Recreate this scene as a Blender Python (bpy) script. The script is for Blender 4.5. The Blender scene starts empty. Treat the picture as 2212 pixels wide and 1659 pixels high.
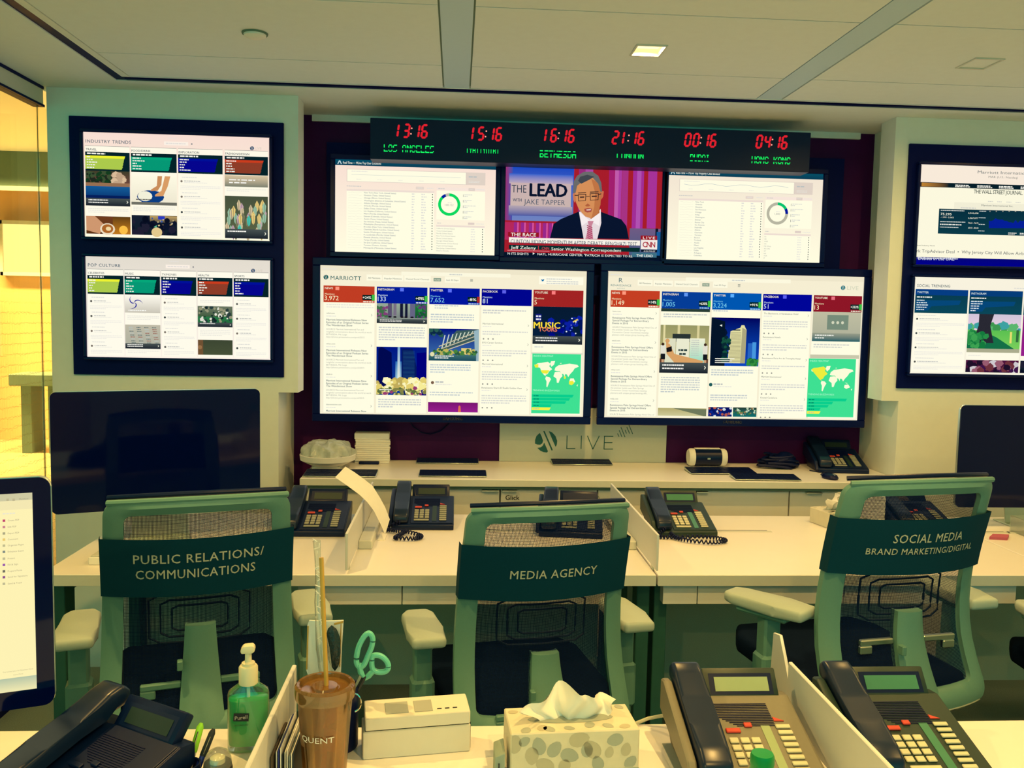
import bpy, bmesh, math, random
from mathutils import Vector, Matrix
from mathutils.geometry import tessellate_polygon
from math import sin, cos, pi, radians
random.seed(7)
scene = bpy.context.scene
COL = scene.collection

# ------------------------------------------------------------------ camera
YAW, PITCH, ROLL, FPX = 0.06439, 0.07813, 0.01974, 1885.4
_f = Vector((sin(YAW)*cos(PITCH), cos(YAW)*cos(PITCH), -sin(PITCH)))
_r0 = Vector((cos(YAW), -sin(YAW), 0)); _u0 = _r0.cross(_f)
_r = _r0*cos(ROLL) + _u0*sin(ROLL); _u = _u0*cos(ROLL) - _r0*sin(ROLL)
CAMP = Vector((0, 0, 1.52))
cam_d = bpy.data.cameras.new('camera'); cam = bpy.data.objects.new('camera', cam_d); COL.objects.link(cam)
cam_d.sensor_fit = 'HORIZONTAL'; cam_d.sensor_width = 36; cam_d.lens = 36*FPX/2212
cam_d.clip_start = .05; cam_d.clip_end = 100
cam.matrix_world = Matrix(((_r.x, _u.x, -_f.x, 0), (_r.y, _u.y, -_f.y, 0), (_r.z, _u.z, -_f.z, 1.52), (0, 0, 0, 1)))
scene.camera = cam

# ------------------------------------------------------------------ world, exposure
w = bpy.data.worlds.new('world'); scene.world = w; w.use_nodes = True
w.node_tree.nodes['Background'].inputs[0].default_value = (.01, .60, .50, 1)
w.node_tree.nodes['Background'].inputs[1].default_value = 1.6
scene.view_settings.view_transform = 'Standard'; scene.view_settings.look = 'None'
scene.view_settings.gamma = 1; scene.view_settings.use_curve_mapping = False
scene.view_settings.exposure = 0.3
WARM = (1.0, .60, .17)
LAMPS = [(.617, 2.92, 9.5), (1.75, 2.92, 7), (.75, 1.35, 15), (1.95, 1.2, 5.5), (-.95, 1.9, 16), (.617, .2, 12), (-.6, -.9, 16), (2.7, 2.7, 6)]

def lin(v):
    v = v/255
    return v/12.92 if v <= .04045 else ((v+.055)/1.055)**2.4
def S(r, g, b): return (lin(r), lin(g), lin(b), 1)
def at(px, py, **k):
    d = _f + _r*((px-1106)/FPX) - _u*((py-829.5)/FPX)
    a, v = list(k.items())[0]; i = 'xyz'.index(a)
    return CAMP + d*((v-CAMP[i])/d[i])
def at_plane(px, py, o, n):
    d = _f + _r*((px-1106)/FPX) - _u*((py-829.5)/FPX)
    return CAMP + d*((o-CAMP).dot(n)/d.dot(n))

# ------------------------------------------------------------------ materials
def mat(name, col, rough=.5, metal=0, noise=0, nscale=60, bump=0, emis=0, alpha=1, trans=0, ior=1.45, coat=0, spec=.5):
    m = bpy.data.materials.new(name); m.use_nodes = True
    nt = m.node_tree; b = nt.nodes['Principled BSDF']
    c = tuple(col[:3])+(1,)
    b.inputs['Base Color'].default_value = c
    b.inputs['Roughness'].default_value = rough; b.inputs['Metallic'].default_value = metal
    b.inputs['IOR'].default_value = ior; b.inputs['Specular IOR Level'].default_value = spec
    b.inputs['Alpha'].default_value = alpha; b.inputs['Transmission Weight'].default_value = trans
    b.inputs['Coat Weight'].default_value = coat
    if emis:
        b.inputs['Emission Color'].default_value = c; b.inputs['Emission Strength'].default_value = emis
    if noise or bump:
        tc = nt.nodes.new('ShaderNodeTexCoord'); n = nt.nodes.new('ShaderNodeTexNoise')
        n.inputs['Scale'].default_value = nscale; n.inputs['Detail'].default_value = 4
        nt.links.new(tc.outputs['Object'], n.inputs['Vector'])
        if noise:
            mx = nt.nodes.new('ShaderNodeMix'); mx.data_type = 'RGBA'
            mx.inputs[6].default_value = tuple(x*(1-noise) for x in c[:3])+(1,)
            mx.inputs[7].default_value = tuple(min(1, x*(1+noise)) for x in c[:3])+(1,)
            nt.links.new(n.outputs['Fac'], mx.inputs[0]); nt.links.new(mx.outputs[2], b.inputs['Base Color'])
        if bump:
            bp = nt.nodes.new('ShaderNodeBump'); bp.inputs['Strength'].default_value = bump; bp.inputs['Distance'].default_value = .002
            nt.links.new(n.outputs['Fac'], bp.inputs['Height']); nt.links.new(bp.outputs['Normal'], b.inputs['Normal'])
    return m
M = {}
M['wall'] = mat('wall_paint', (.76, .80, .76), .75, noise=.04, nscale=20, bump=.1)
M['ceil'] = mat('ceiling_tile', (.76, .83, .84), .85, noise=.03, nscale=30)
M['ceilgap'] = mat('ceiling_joint', (.30, .42, .34), .9, noise=.05)
M['beam'] = mat('ceiling_beam', (.52, .68, .80), .6, noise=.02)
M['slot'] = mat('dark_slot', (.0002, .004, .075), .5, spec=.1, noise=.1)
M['red'] = mat('dark_red_wall', (.050, .0015, .065), .6, spec=.2, noise=.15, nscale=12)
M['carpet'] = mat('carpet', (.20, .25, .2), .95, noise=.5, nscale=300, bump=.6)
M['fabric'] = mat('panel_fabric', (.46, .54, .42), .95, noise=.35, nscale=500, bump=.5)
M['white'] = mat('white_laminate', (.84, .82, .78), .35, noise=.015, nscale=15)
M['edge'] = mat('grey_laminate', (.62, .64, .58), .5, noise=.03)  # also colours the strips that paint shade on the front edges
M['drawer'] = mat('drawer_laminate', (.70, .70, .66), .5, noise=.02, nscale=15)
M['gap'] = mat('shadow_gap', (.12, .2, .15), .8, noise=.1)
M['leg'] = mat('desk_leg_paint', (.02, .10, .08), .5, noise=.08)
M['black'] = mat('black_plastic', (.0008, .006, .050), .42, spec=.25, noise=.15, nscale=80)
M['bezel'] = mat('black_gloss', (.0006, .006, .075), .25, spec=.2, noise=.1)
M['glassblk'] = mat('black_screen_glass', (.0002, .003, .045), .05, spec=.3, noise=.05)
M['clockbox'] = mat('clock_housing', (.0006, .012, .06), .45, spec=.25, noise=.1)
M['pblack'] = mat('phone_black', (.0015, .010, .05), .35, spec=.3, noise=.15, nscale=120)
M['pgreen'] = mat('phone_charcoal', (.012, .033, .028), .45, noise=.12, nscale=120)
M['pgrey'] = mat('phone_grey', (.19, .18, .135), .5, noise=.06, nscale=120)
M['handset'] = mat('handset_gloss', (.003, .014, .045), .3, noise=.1)
M['key'] = mat('phone_key', (.62, .60, .42), .5, noise=.05)
M['keyred'] = mat('phone_key_red', (.55, .055, .035), .5, noise=.05)
M['lcd'] = mat('phone_lcd', (.06, .22, .14), .25, noise=.05)
M['lcdlight'] = mat('phone_lcd_pale', (.32, .42, .24), .25, noise=.05)
M['frame'] = mat('chair_frame_plastic', (.115, .27, .225), .5, noise=.05, nscale=200)
M['armpad'] = mat('armrest_pad', (.40, .48, .42), .65, noise=.05, nscale=200)
M['seat'] = mat('seat_fabric', (.0008, .007, .025), .9, spec=.1, noise=.4, nscale=300, bump=.4)
M['band'] = mat('sign_band', (.0008, .042, .075), .75, spec=.15, noise=.12, nscale=300)
M['bandtext'] = mat('band_lettering', (.62, .62, .48), .7, noise=.03)
M['chrome'] = mat('chrome', (.7, .65, .5), .15, metal=1, noise=.03)
M['steel'] = mat('steel', (.55, .6, .5), .3, metal=1, noise=.03)
M['alu'] = mat('aluminium', (.6, .68, .6), .35, metal=.8, noise=.03)
M['paper'] = mat('paper', (.82, .82, .78), .85, noise=.04, nscale=50)
M['tissue'] = mat('tissue_paper', (.88, .86, .78), .9, noise=.03, nscale=50)
M['signwhite'] = mat('sign_board', (.62, .64, .56), .6, noise=.02)
M['signink'] = mat('sign_ink', (.012, .13, .12), .6, noise=.05)
M['ink'] = mat('dark_ink', (.01, .02, .03), .6, noise=.05)
M['divider'] = mat('divider_panel', (.68, .70, .70), .45, noise=.02)
M['card'] = mat('white_card_box', (.74, .70, .60), .7, noise=.03, nscale=40)
M['cardlabel'] = mat('box_label_grey', (.38, .40, .36), .7, noise=.05)
M['boxink'] = mat('box_edge_dark', (.01, .04, .04), .7, noise=.05)
M['teal'] = mat('scissors_handle', (.14, .58, .44), .4, noise=.08)
M['capgreen'] = mat('green_cap', (.0, .26, .055), .35, noise=.08)
M['pumpwhite'] = mat('pump_white', (.80, .74, .50), .4, noise=.02)
M['gel'] = mat('green_gel', (.0, .55, .15), .08, noise=.06, nscale=30, alpha=.93)
M['clear'] = mat('clear_plastic', (.75, .9, .8), .08, alpha=.28, noise=.02)
M['amber'] = mat('amber_plastic', (.42, .26, .08), .08, alpha=.20, noise=.05)
M['amberdk'] = mat('amber_plastic_rim', (.40, .23, .07), .12, alpha=.55, noise=.05)
M['straw'] = mat('gold_straw', (.55, .34, .07), .3, noise=.06)
M['orange'] = mat('orange_card', (.62, .11, .04), .6, noise=.06)
M['lime'] = mat('lime_plastic', (.30, .75, .04), .35, noise=.08)
M['blueink'] = mat('blue_plastic', (.01, .03, .28), .35, noise=.08)
M['pink'] = mat('pink_note', (.48, .11, .19), .8, noise=.05)
M['grey'] = mat('grey_plastic', (.20, .26, .27), .6, noise=.05)
M['greycord'] = mat('grey_cable', (.48, .50, .38), .5, noise=.05)
M['glasspane'] = None
M['yellowwall'] = mat('corridor_wall', (.82, .50, .22), .7, noise=.06, nscale=3)
M['corrfloor'] = mat('corridor_floor', (.42, .42, .25), .25, noise=.15, nscale=5)
M['leafa'] = mat('leaf_print_grey', (.47, .45, .34), .75, noise=.05)
M['leafb'] = mat('leaf_print_blue', (.36, .40, .35), .75, noise=.05)
M['boxpat'] = mat('tissue_box_print', (.66, .63, .50), .7, noise=.08, nscale=40)
M['boxblue'] = mat('tissue_box_band', (.28, .36, .30), .7, noise=.04)

def emit(name, c, s):
    m = bpy.data.materials.new(name); m.use_nodes = True; nt = m.node_tree
    nt.nodes.clear(); e = nt.nodes.new('ShaderNodeEmission'); o = nt.nodes.new('ShaderNodeOutputMaterial')
    e.inputs[0].default_value = tuple(c[:3])+(1,); e.inputs[1].default_value = s
    nt.links.new(e.outputs[0], o.inputs[0]); return m
M['led_red'] = emit('led_red', S(205, 30, 42), 1.0)
M['led_hot'] = emit('led_hot', S(255, 150, 130), 1.2)
M['led_green'] = emit('led_green', S(20, 235, 95), 1.0)
M['lampglow'] = emit('lamp_glow', (1, .78, .28), 2.0)
M['panelglow'] = emit('backlit_panel', (1, .86, .32), 1.25)
def tinted(name, tint, diff, dfac, gfac=.07, rough=.06, spot=.25):
    m = bpy.data.materials.new(name); m.use_nodes = True; nt = m.node_tree; nt.nodes.clear()
    o = nt.nodes.new('ShaderNodeOutputMaterial'); tr = nt.nodes.new('ShaderNodeBsdfTransparent'); tr.inputs[0].default_value = tint+(1,)
    df = nt.nodes.new('ShaderNodeBsdfDiffuse'); df.inputs[0].default_value = diff+(1,); gl = nt.nodes.new('ShaderNodeBsdfGlossy'); gl.inputs['Roughness'].default_value = rough
    tc = nt.nodes.new('ShaderNodeTexCoord'); n = nt.nodes.new('ShaderNodeTexNoise'); n.inputs['Scale'].default_value = 90
    mr = nt.nodes.new('ShaderNodeMapRange'); mr.inputs[3].default_value = dfac*(1-spot); mr.inputs[4].default_value = dfac*(1+spot)
    fr = nt.nodes.new('ShaderNodeLayerWeight'); fr.inputs[0].default_value = .35; mg = nt.nodes.new('ShaderNodeMath'); mg.operation = 'MULTIPLY_ADD'; mg.inputs[1].default_value = .5; mg.inputs[2].default_value = gfac
    m1 = nt.nodes.new('ShaderNodeMixShader'); m2 = nt.nodes.new('ShaderNodeMixShader'); L = nt.links.new
    L(tc.outputs['Object'], n.inputs['Vector']); L(n.outputs['Fac'], mr.inputs[0]); L(mr.outputs[0], m1.inputs[0]); L(tr.outputs[0], m1.inputs[1]); L(df.outputs[0], m1.inputs[2])
    L(fr.outputs['Fresnel'], mg.inputs[0]); L(mg.outputs[0], m2.inputs[0]); L(m1.outputs[0], m2.inputs[1]); L(gl.outputs[0], m2.inputs[2]); L(m2.outputs[0], o.inputs[0]); return m
M['amber'] = tinted('amber_plastic_clear', (.86, .66, .36), (.42, .24, .06), .10)
M['amberdk'] = tinted('amber_plastic_lid', (.70, .45, .16), (.40, .22, .06), .38, .12)
M['clear'] = tinted('clear_plastic_film', (.93, .97, .95), (.8, .85, .8), .12, .10)
M['gelbottle'] = tinted('sanitizer_plastic_clear', (.88, .97, .90), (.5, .8, .6), .08, .08)
def screen_mat():
    m = bpy.data.materials.new('screen_picture'); m.use_nodes = True; nt = m.node_tree
    nt.nodes.clear(); e = nt.nodes.new('ShaderNodeEmission'); o = nt.nodes.new('ShaderNodeOutputMaterial')
    a = nt.nodes.new('ShaderNodeAttribute'); a.attribute_name = 'Col'
    e.inputs[1].default_value = .83; nt.links.new(a.outputs['Color'], e.inputs[0]); nt.links.new(e.outputs[0], o.inputs[0]); return m
M['screen'] = screen_mat()
def mesh_fabric():
    m = bpy.data.materials.new('chair_mesh_fabric'); m.use_nodes = True; nt = m.node_tree
    b = nt.nodes['Principled BSDF']; b.inputs['Base Color'].default_value = (.001, .010, .05, 1); b.inputs['Roughness'].default_value = .9; b.inputs['Specular IOR Level'].default_value = .1
    tc = nt.nodes.new('ShaderNodeTexCoord'); sp = nt.nodes.new('ShaderNodeSeparateXYZ'); nt.links.new(tc.outputs['Object'], sp.inputs[0])
    outs = []
    for k, s in (('X', 330), ('Z', 330)):
        mu = nt.nodes.new('ShaderNodeMath'); mu.operation = 'MULTIPLY'; mu.inputs[1].default_value = s
        fr = nt.nodes.new('ShaderNodeMath'); fr.operation = 'FRACT'
        gt = nt.nodes.new('ShaderNodeMath'); gt.operation = 'GREATER_THAN'; gt.inputs[1].default_value = .62
        nt.links.new(sp.outputs[k], mu.inputs[0]); nt.links.new(mu.outputs[0], fr.inputs[0]); nt.links.new(fr.outputs[0], gt.inputs[0]); outs.append(gt)
    mx = nt.nodes.new('ShaderNodeMath'); mx.operation = 'MAXIMUM'
    nt.links.new(outs[0].outputs[0], mx.inputs[0]); nt.links.new(outs[1].outputs[0], mx.inputs[1])
    nt.links.new(mx.outputs[0], b.inputs['Alpha'])
    return m
M['mesh'] = mesh_fabric()
def glass_mat():
    m = bpy.data.materials.new('frosted_pattern_glass'); m.use_nodes = True; nt = m.node_tree
    nt.nodes.clear(); o = nt.nodes.new('ShaderNodeOutputMaterial')
    tr = nt.nodes.new('ShaderNodeBsdfTransparent'); tr.inputs[0].default_value = (.97, .93, .80, 1)
    gl = nt.nodes.new('ShaderNodeBsdfGlossy'); gl.inputs['Roughness'].default_value = .05
    m1 = nt.nodes.new('ShaderNodeMixShader'); m1.inputs[0].default_value = .06
    df = nt.nodes.new('ShaderNodeBsdfDiffuse'); df.inputs[0].default_value = (.42, .36, .16, 1)
    m2 = nt.nodes.new('ShaderNodeMixShader')
    tc = nt.nodes.new('ShaderNodeTexCoord'); mp = nt.nodes.new('ShaderNodeMapping'); mp.inputs['Scale'].default_value = (1, 13, 6)
    v = nt.nodes.new('ShaderNodeTexVoronoi'); v.feature = 'DISTANCE_TO_EDGE'; v.inputs['Scale'].default_value = 4.2; v.inputs['Randomness'].default_value = .25
    lt = nt.nodes.new('ShaderNodeMath'); lt.operation = 'LESS_THAN'; lt.inputs[1].default_value = .018
    nt.links.new(tc.outputs['Object'], mp.inputs[0]); nt.links.new(mp.outputs[0], v.inputs['Vector']); nt.links.new(v.outputs['Distance'], lt.inputs[0])
    sp = nt.nodes.new('ShaderNodeSeparateXYZ'); nt.links.new(tc.outputs['Object'], sp.inputs[0])
    lo = nt.nodes.new('ShaderNodeMapRange'); lo.inputs[1].default_value = 1.62; lo.inputs[2].default_value = 1.50; lo.inputs[3].default_value = 0; lo.inputs[4].default_value = 1
    nt.links.new(sp.outputs['Z'], lo.inputs[0])
    mu = nt.nodes.new('ShaderNodeMath'); mu.operation = 'MULTIPLY'; nt.links.new(lt.outputs[0], mu.inputs[0]); nt.links.new(lo.outputs[0], mu.inputs[1])
    ad = nt.nodes.new('ShaderNodeMath'); ad.operation = 'MULTIPLY_ADD'; ad.inputs[1].default_value = .40; 
    fr = nt.nodes.new('ShaderNodeMath'); fr.operation = 'MULTIPLY'; fr.inputs[1].default_value = .16; nt.links.new(lo.outputs[0], fr.inputs[0])
    nt.links.new(mu.outputs[0], ad.inputs[0]); nt.links.new(fr.outputs[0], ad.inputs[2])
    nt.links.new(tr.outputs[0], m1.inputs[1]); nt.links.new(gl.outputs[0], m1.inputs[2])
    nt.links.new(m1.outputs[0], m2.inputs[1]); nt.links.new(df.outputs[0], m2.inputs[2]); nt.links.new(ad.outputs[0], m2.inputs[0])
    nt.links.new(m2.outputs[0], o.inputs[0]); return m
M['glasspane'] = glass_mat()

# ------------------------------------------------------------------ object helpers
def tag(o, label=None, cat=None, group=None, kind=None):
    if label: o['label'] = label
    if cat: o['category'] = cat
    if group: o['group'] = group
    if kind: o['kind'] = kind
    return o
def empty(name, loc, rz=0, label=None, cat=None, group=None, kind=None, rx=0):
    o = bpy.data.objects.new(name, None); COL.objects.link(o); o.empty_display_size = .05
    o.location = loc; o.rotation_euler = (rx, 0, rz)
    return tag(o, label, cat, group, kind)
def link(name, me, m, parent=None, world=False):
    o = bpy.data.objects.new(name, me); COL.objects.link(o)
    if m is not None and not me.materials: me.materials.append(m)
    if parent is not None:
        o.parent = parent
        if world:
            chain = Matrix.Identity(4); p = parent
            while p is not None: chain = p.matrix_basis @ chain; p = p.parent
            me.transform(chain.inverted())
    return o
class B:
    def __init__(s, T=None): s.bm = bmesh.new(); s.T = T
    def _fin(s, vs, bev=0, seg=1, rot=None, piv=None, T=None):
        if bev:
            es = list({e for v in vs for e in v.link_edges})
            r = bmesh.ops.bevel(s.bm, geom=es, offset=bev, segments=seg, affect='EDGES', profile=.5, clamp_overlap=True)
            vs = list({v for f in r['faces'] for v in f.verts} | {v for v in vs if v.is_valid})
            # all connected
            st = list(vs); seen = set(vs)
            while st:
                v = st.pop()
                for e in v.link_edges:
                    q = e.other_vert(v)
                    if q not in seen: seen.add(q); st.append(q)
            vs = list(seen)
        if rot is not None: bmesh.ops.rotate(s.bm, verts=vs, cent=piv or Vector((0, 0, 0)), matrix=rot)
        if T is not None: bmesh.ops.transform(s.bm, matrix=T, verts=vs)
        return vs
    def box(s, x0, x1, y0, y1, z0, z1, bev=0, seg=1, rot=None, piv=None, T=None):
        vs = [s.bm.verts.new((x, y, z)) for x in (x0, x1) for y in (y0, y1) for z in (z0, z1)]
        for f in ((0, 1, 3, 2), (4, 6, 7, 5), (0, 4, 5, 1), (2, 3, 7, 6), (0, 2, 6, 4), (1, 5, 7, 3)):
            s.bm.faces.new([vs[i] for i in f])
        s._fin(vs, bev, seg, rot, piv or Vector(((x0+x1)/2, (y0+y1)/2, (z0+z1)/2)), T); return s
    def prism(s, pts, a0, a1, axis='x', bev=0, seg=1, T=None):
        def P(p, a):
            return {'x': (a, p[0], p[1]), 'y': (p[0], a, p[1]), 'z': (p[0], p[1], a)}[axis]
        A = [s.bm.verts.new(P(p, a0)) for p in pts]; C = [s.bm.verts.new(P(p, a1)) for p in pts]; n = len(pts)
        for i in range(n): s.bm.faces.new((A[i], A[(i+1) % n], C[(i+1) % n], C[i]))
        s.bm.faces.new(A[::-1]); s.bm.faces.new(C)
        s._fin(A+C, bev, seg, T=T); return s
    def lathe(s, prof, c=(0, 0, 0), seg=20, ax='z', sx=1, sy=1, T=None):
        rings = []
        for r, h in prof:
            if r < 1e-6: p = [(0, 0, h)]
            else: p = [(r*cos(2*pi*k/seg)*sx, r*sin(2*pi*k/seg)*sy, h) for k in range(seg)]
            q = []
            for x, y, z in p:
                if ax == 'x': x, y, z = z, x, y
                if ax == 'y': x, y, z = x, z, y
                q.append(s.bm.verts.new((x+c[0], y+c[1], z+c[2])))
            rings.append(q)
        for a, b in zip(rings, rings[1:]):
            if len(a) == 1 and len(b) == 1: continue
            for k in range(seg):
                if len(a) == 1: s.bm.faces.new((a[0], b[k], b[(k+1) % seg]))
                elif len(b) == 1: s.bm.faces.new((a[k], a[(k+1) % seg], b[0]))
                else: s.bm.faces.new((a[k], a[(k+1) % seg], b[(k+1) % seg], b[k]))
        for q, fl in ((rings[0], 1), (rings[-1], 0)):
            if len(q) > 2: s.bm.faces.new(q[::-1] if fl else q)
        if T is not None: bmesh.ops.transform(s.bm, matrix=T, verts=[v for q in rings for v in q])
        return s
    def tube(s, pts, r, seg=8, closed=False, T=None):
        pts = [Vector(p) for p in pts]; n = len(pts); rings = []; up = Vector((0, 0, 1))
        for i, p in enumerate(pts):
            a = pts[(i-1) % n] if (closed or i) else p; b = pts[(i+1) % n] if (closed or i < n-1) else p
            t = (b-a).normalized()
            x = t.cross(up)
            if x.length < .05: x = t.cross(Vector((1, 0, 0)))
            x.normalize(); y = x.cross(t)
            rr = r[i] if isinstance(r, (list, tuple)) else r
            rings.append([s.bm.verts.new(p + x*(rr*cos(2*pi*k/seg)) + y*(rr*sin(2*pi*k/seg))) for k in range(seg)])
        for i in range(n if closed else n-1):
            a, b = rings[i], rings[(i+1) % n]
            for k in range(seg): s.bm.faces.new((a[k], a[(k+1) % seg], b[(k+1) % seg], b[k]))
        if not closed: s.bm.faces.new(rings[0][::-1]); s.bm.faces.new(rings[-1])
        if T is not None: bmesh.ops.transform(s.bm, matrix=T, verts=[v for q in rings for v in q])
        return s
    def grid(s, fn, nu, nv):
        g = [[s.bm.verts.new(fn(i/nu, j/nv)) for j in range(nv+1)] for i in range(nu+1)]
        for i in range(nu):
            for j in range(nv): s.bm.faces.new((g[i][j], g[i+1][j], g[i+1][j+1], g[i][j+1]))
        return s
    def out(s, name, m, parent=None, world=False, ang=35, recalc=True):
        if recalc: bmesh.ops.recalc_face_normals(s.bm, faces=s.bm.faces)
        me = bpy.data.meshes.new(name); s.bm.to_mesh(me); s.bm.free()
        for p in me.polygons: p.use_smooth = True
        me.set_sharp_from_angle(angle=radians(ang))
        return link(name, me, m, parent, world)
def copy_tree(o, parent=None):
    c = o.copy(); COL.objects.link(c); c.parent = parent
    for ch in [x for x in bpy.data.objects if x.parent == o]: copy_tree(ch, c)
    return c

def smooth(pts, n=6, closed=True):
    pts = [Vector(p) for p in pts]; N = len(pts); o = []
    for i in range(N if closed else N-1):
        g = (lambda k: pts[k % N]) if closed else (lambda k: pts[max(0, min(N-1, k))])
        p0, p1, p2, p3 = g(i-1), g(i), g(i+1), g(i+2)
        for j in range(n):
            f = j/n; o.append(.5*((2*p1)+(-p0+p2)*f+(2*p0-5*p1+4*p2-p3)*f*f+(-p0+3*p1-3*p2+p3)*f**3))
    if not closed: o.append(pts[-1])
    return o
# ------------------------------------------------------------------ text geometry
_tc = {}
def glyphs(txt, bold=0.0, shear=0.0, space=1.0):
    k = (txt, bold, shear, space)
    if k in _tc: return _tc[k]
    if bold > 0:
        V0, F0, a0 = glyphs(txt, min(bold, 0), shear, space); V = []; F = []; d = bold*1.25
        for dx, dz in ((-d, 0), (d, 0), (0, d*.8), (0, -d*.8)) if bold < .02 else ((-d, 0), (d, 0), (0, d*.6), (0, -d*.6), (-d*.5, d*.5), (d*.5, -d*.5)):
            b = len(V); V += [(x+dx/a0, y+dz) for x, y in V0]; F += [tuple(b+i for i in f) for f in F0]
        _tc[k] = (V, F, a0); return _tc[k]
    cu = bpy.data.curves.new('t', 'FONT'); cu.body = txt; cu.size = 1; cu.offset = bold; cu.shear = shear; cu.resolution_u = 2; cu.space_character = space
    ob = bpy.data.objects.new('t', cu); COL.objects.link(ob)
    me = bpy.data.meshes.new_from_object(ob)
    vs = [(v.co.x, v.co.y) for v in me.vertices]; fs = [tuple(p.vertices) for p in me.polygons]
    bpy.data.objects.remove(ob); bpy.data.meshes.remove(me); bpy.data.curves.remove(cu)
    x0 = min([v[0] for v in vs], default=0); x1 = max([v[0] for v in vs], default=1)
    _tc[k] = ([((x-x0)/(x1-x0+1e-9), y/CAPH) for x, y in vs], fs, (x1-x0)/CAPH)
    return _tc[k]
CAPH = 1.0
_h = glyphs('H'); CAPH = max(v[1] for v in _h[0]); _tc.clear()
def text_mesh(name, txt, fn, mtl, parent=None, world=False, h=.02, w=None, bold=0, space=1.0, thick=0, center=True):
    """fn(x, z) -> point; text is laid out with cap height h and centred at x=0 (baseline z=0)"""
    V, F, asp = glyphs(txt, bold, 0, space); W = w or asp*h
    off = -W/2 if center else 0
    me = bpy.data.meshes.new(name)
    me.from_pydata([tuple(fn(off+x*W, y*h)) for x, y in V], [], F); me.update()
    return link(name, me, mtl, parent, world)

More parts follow.
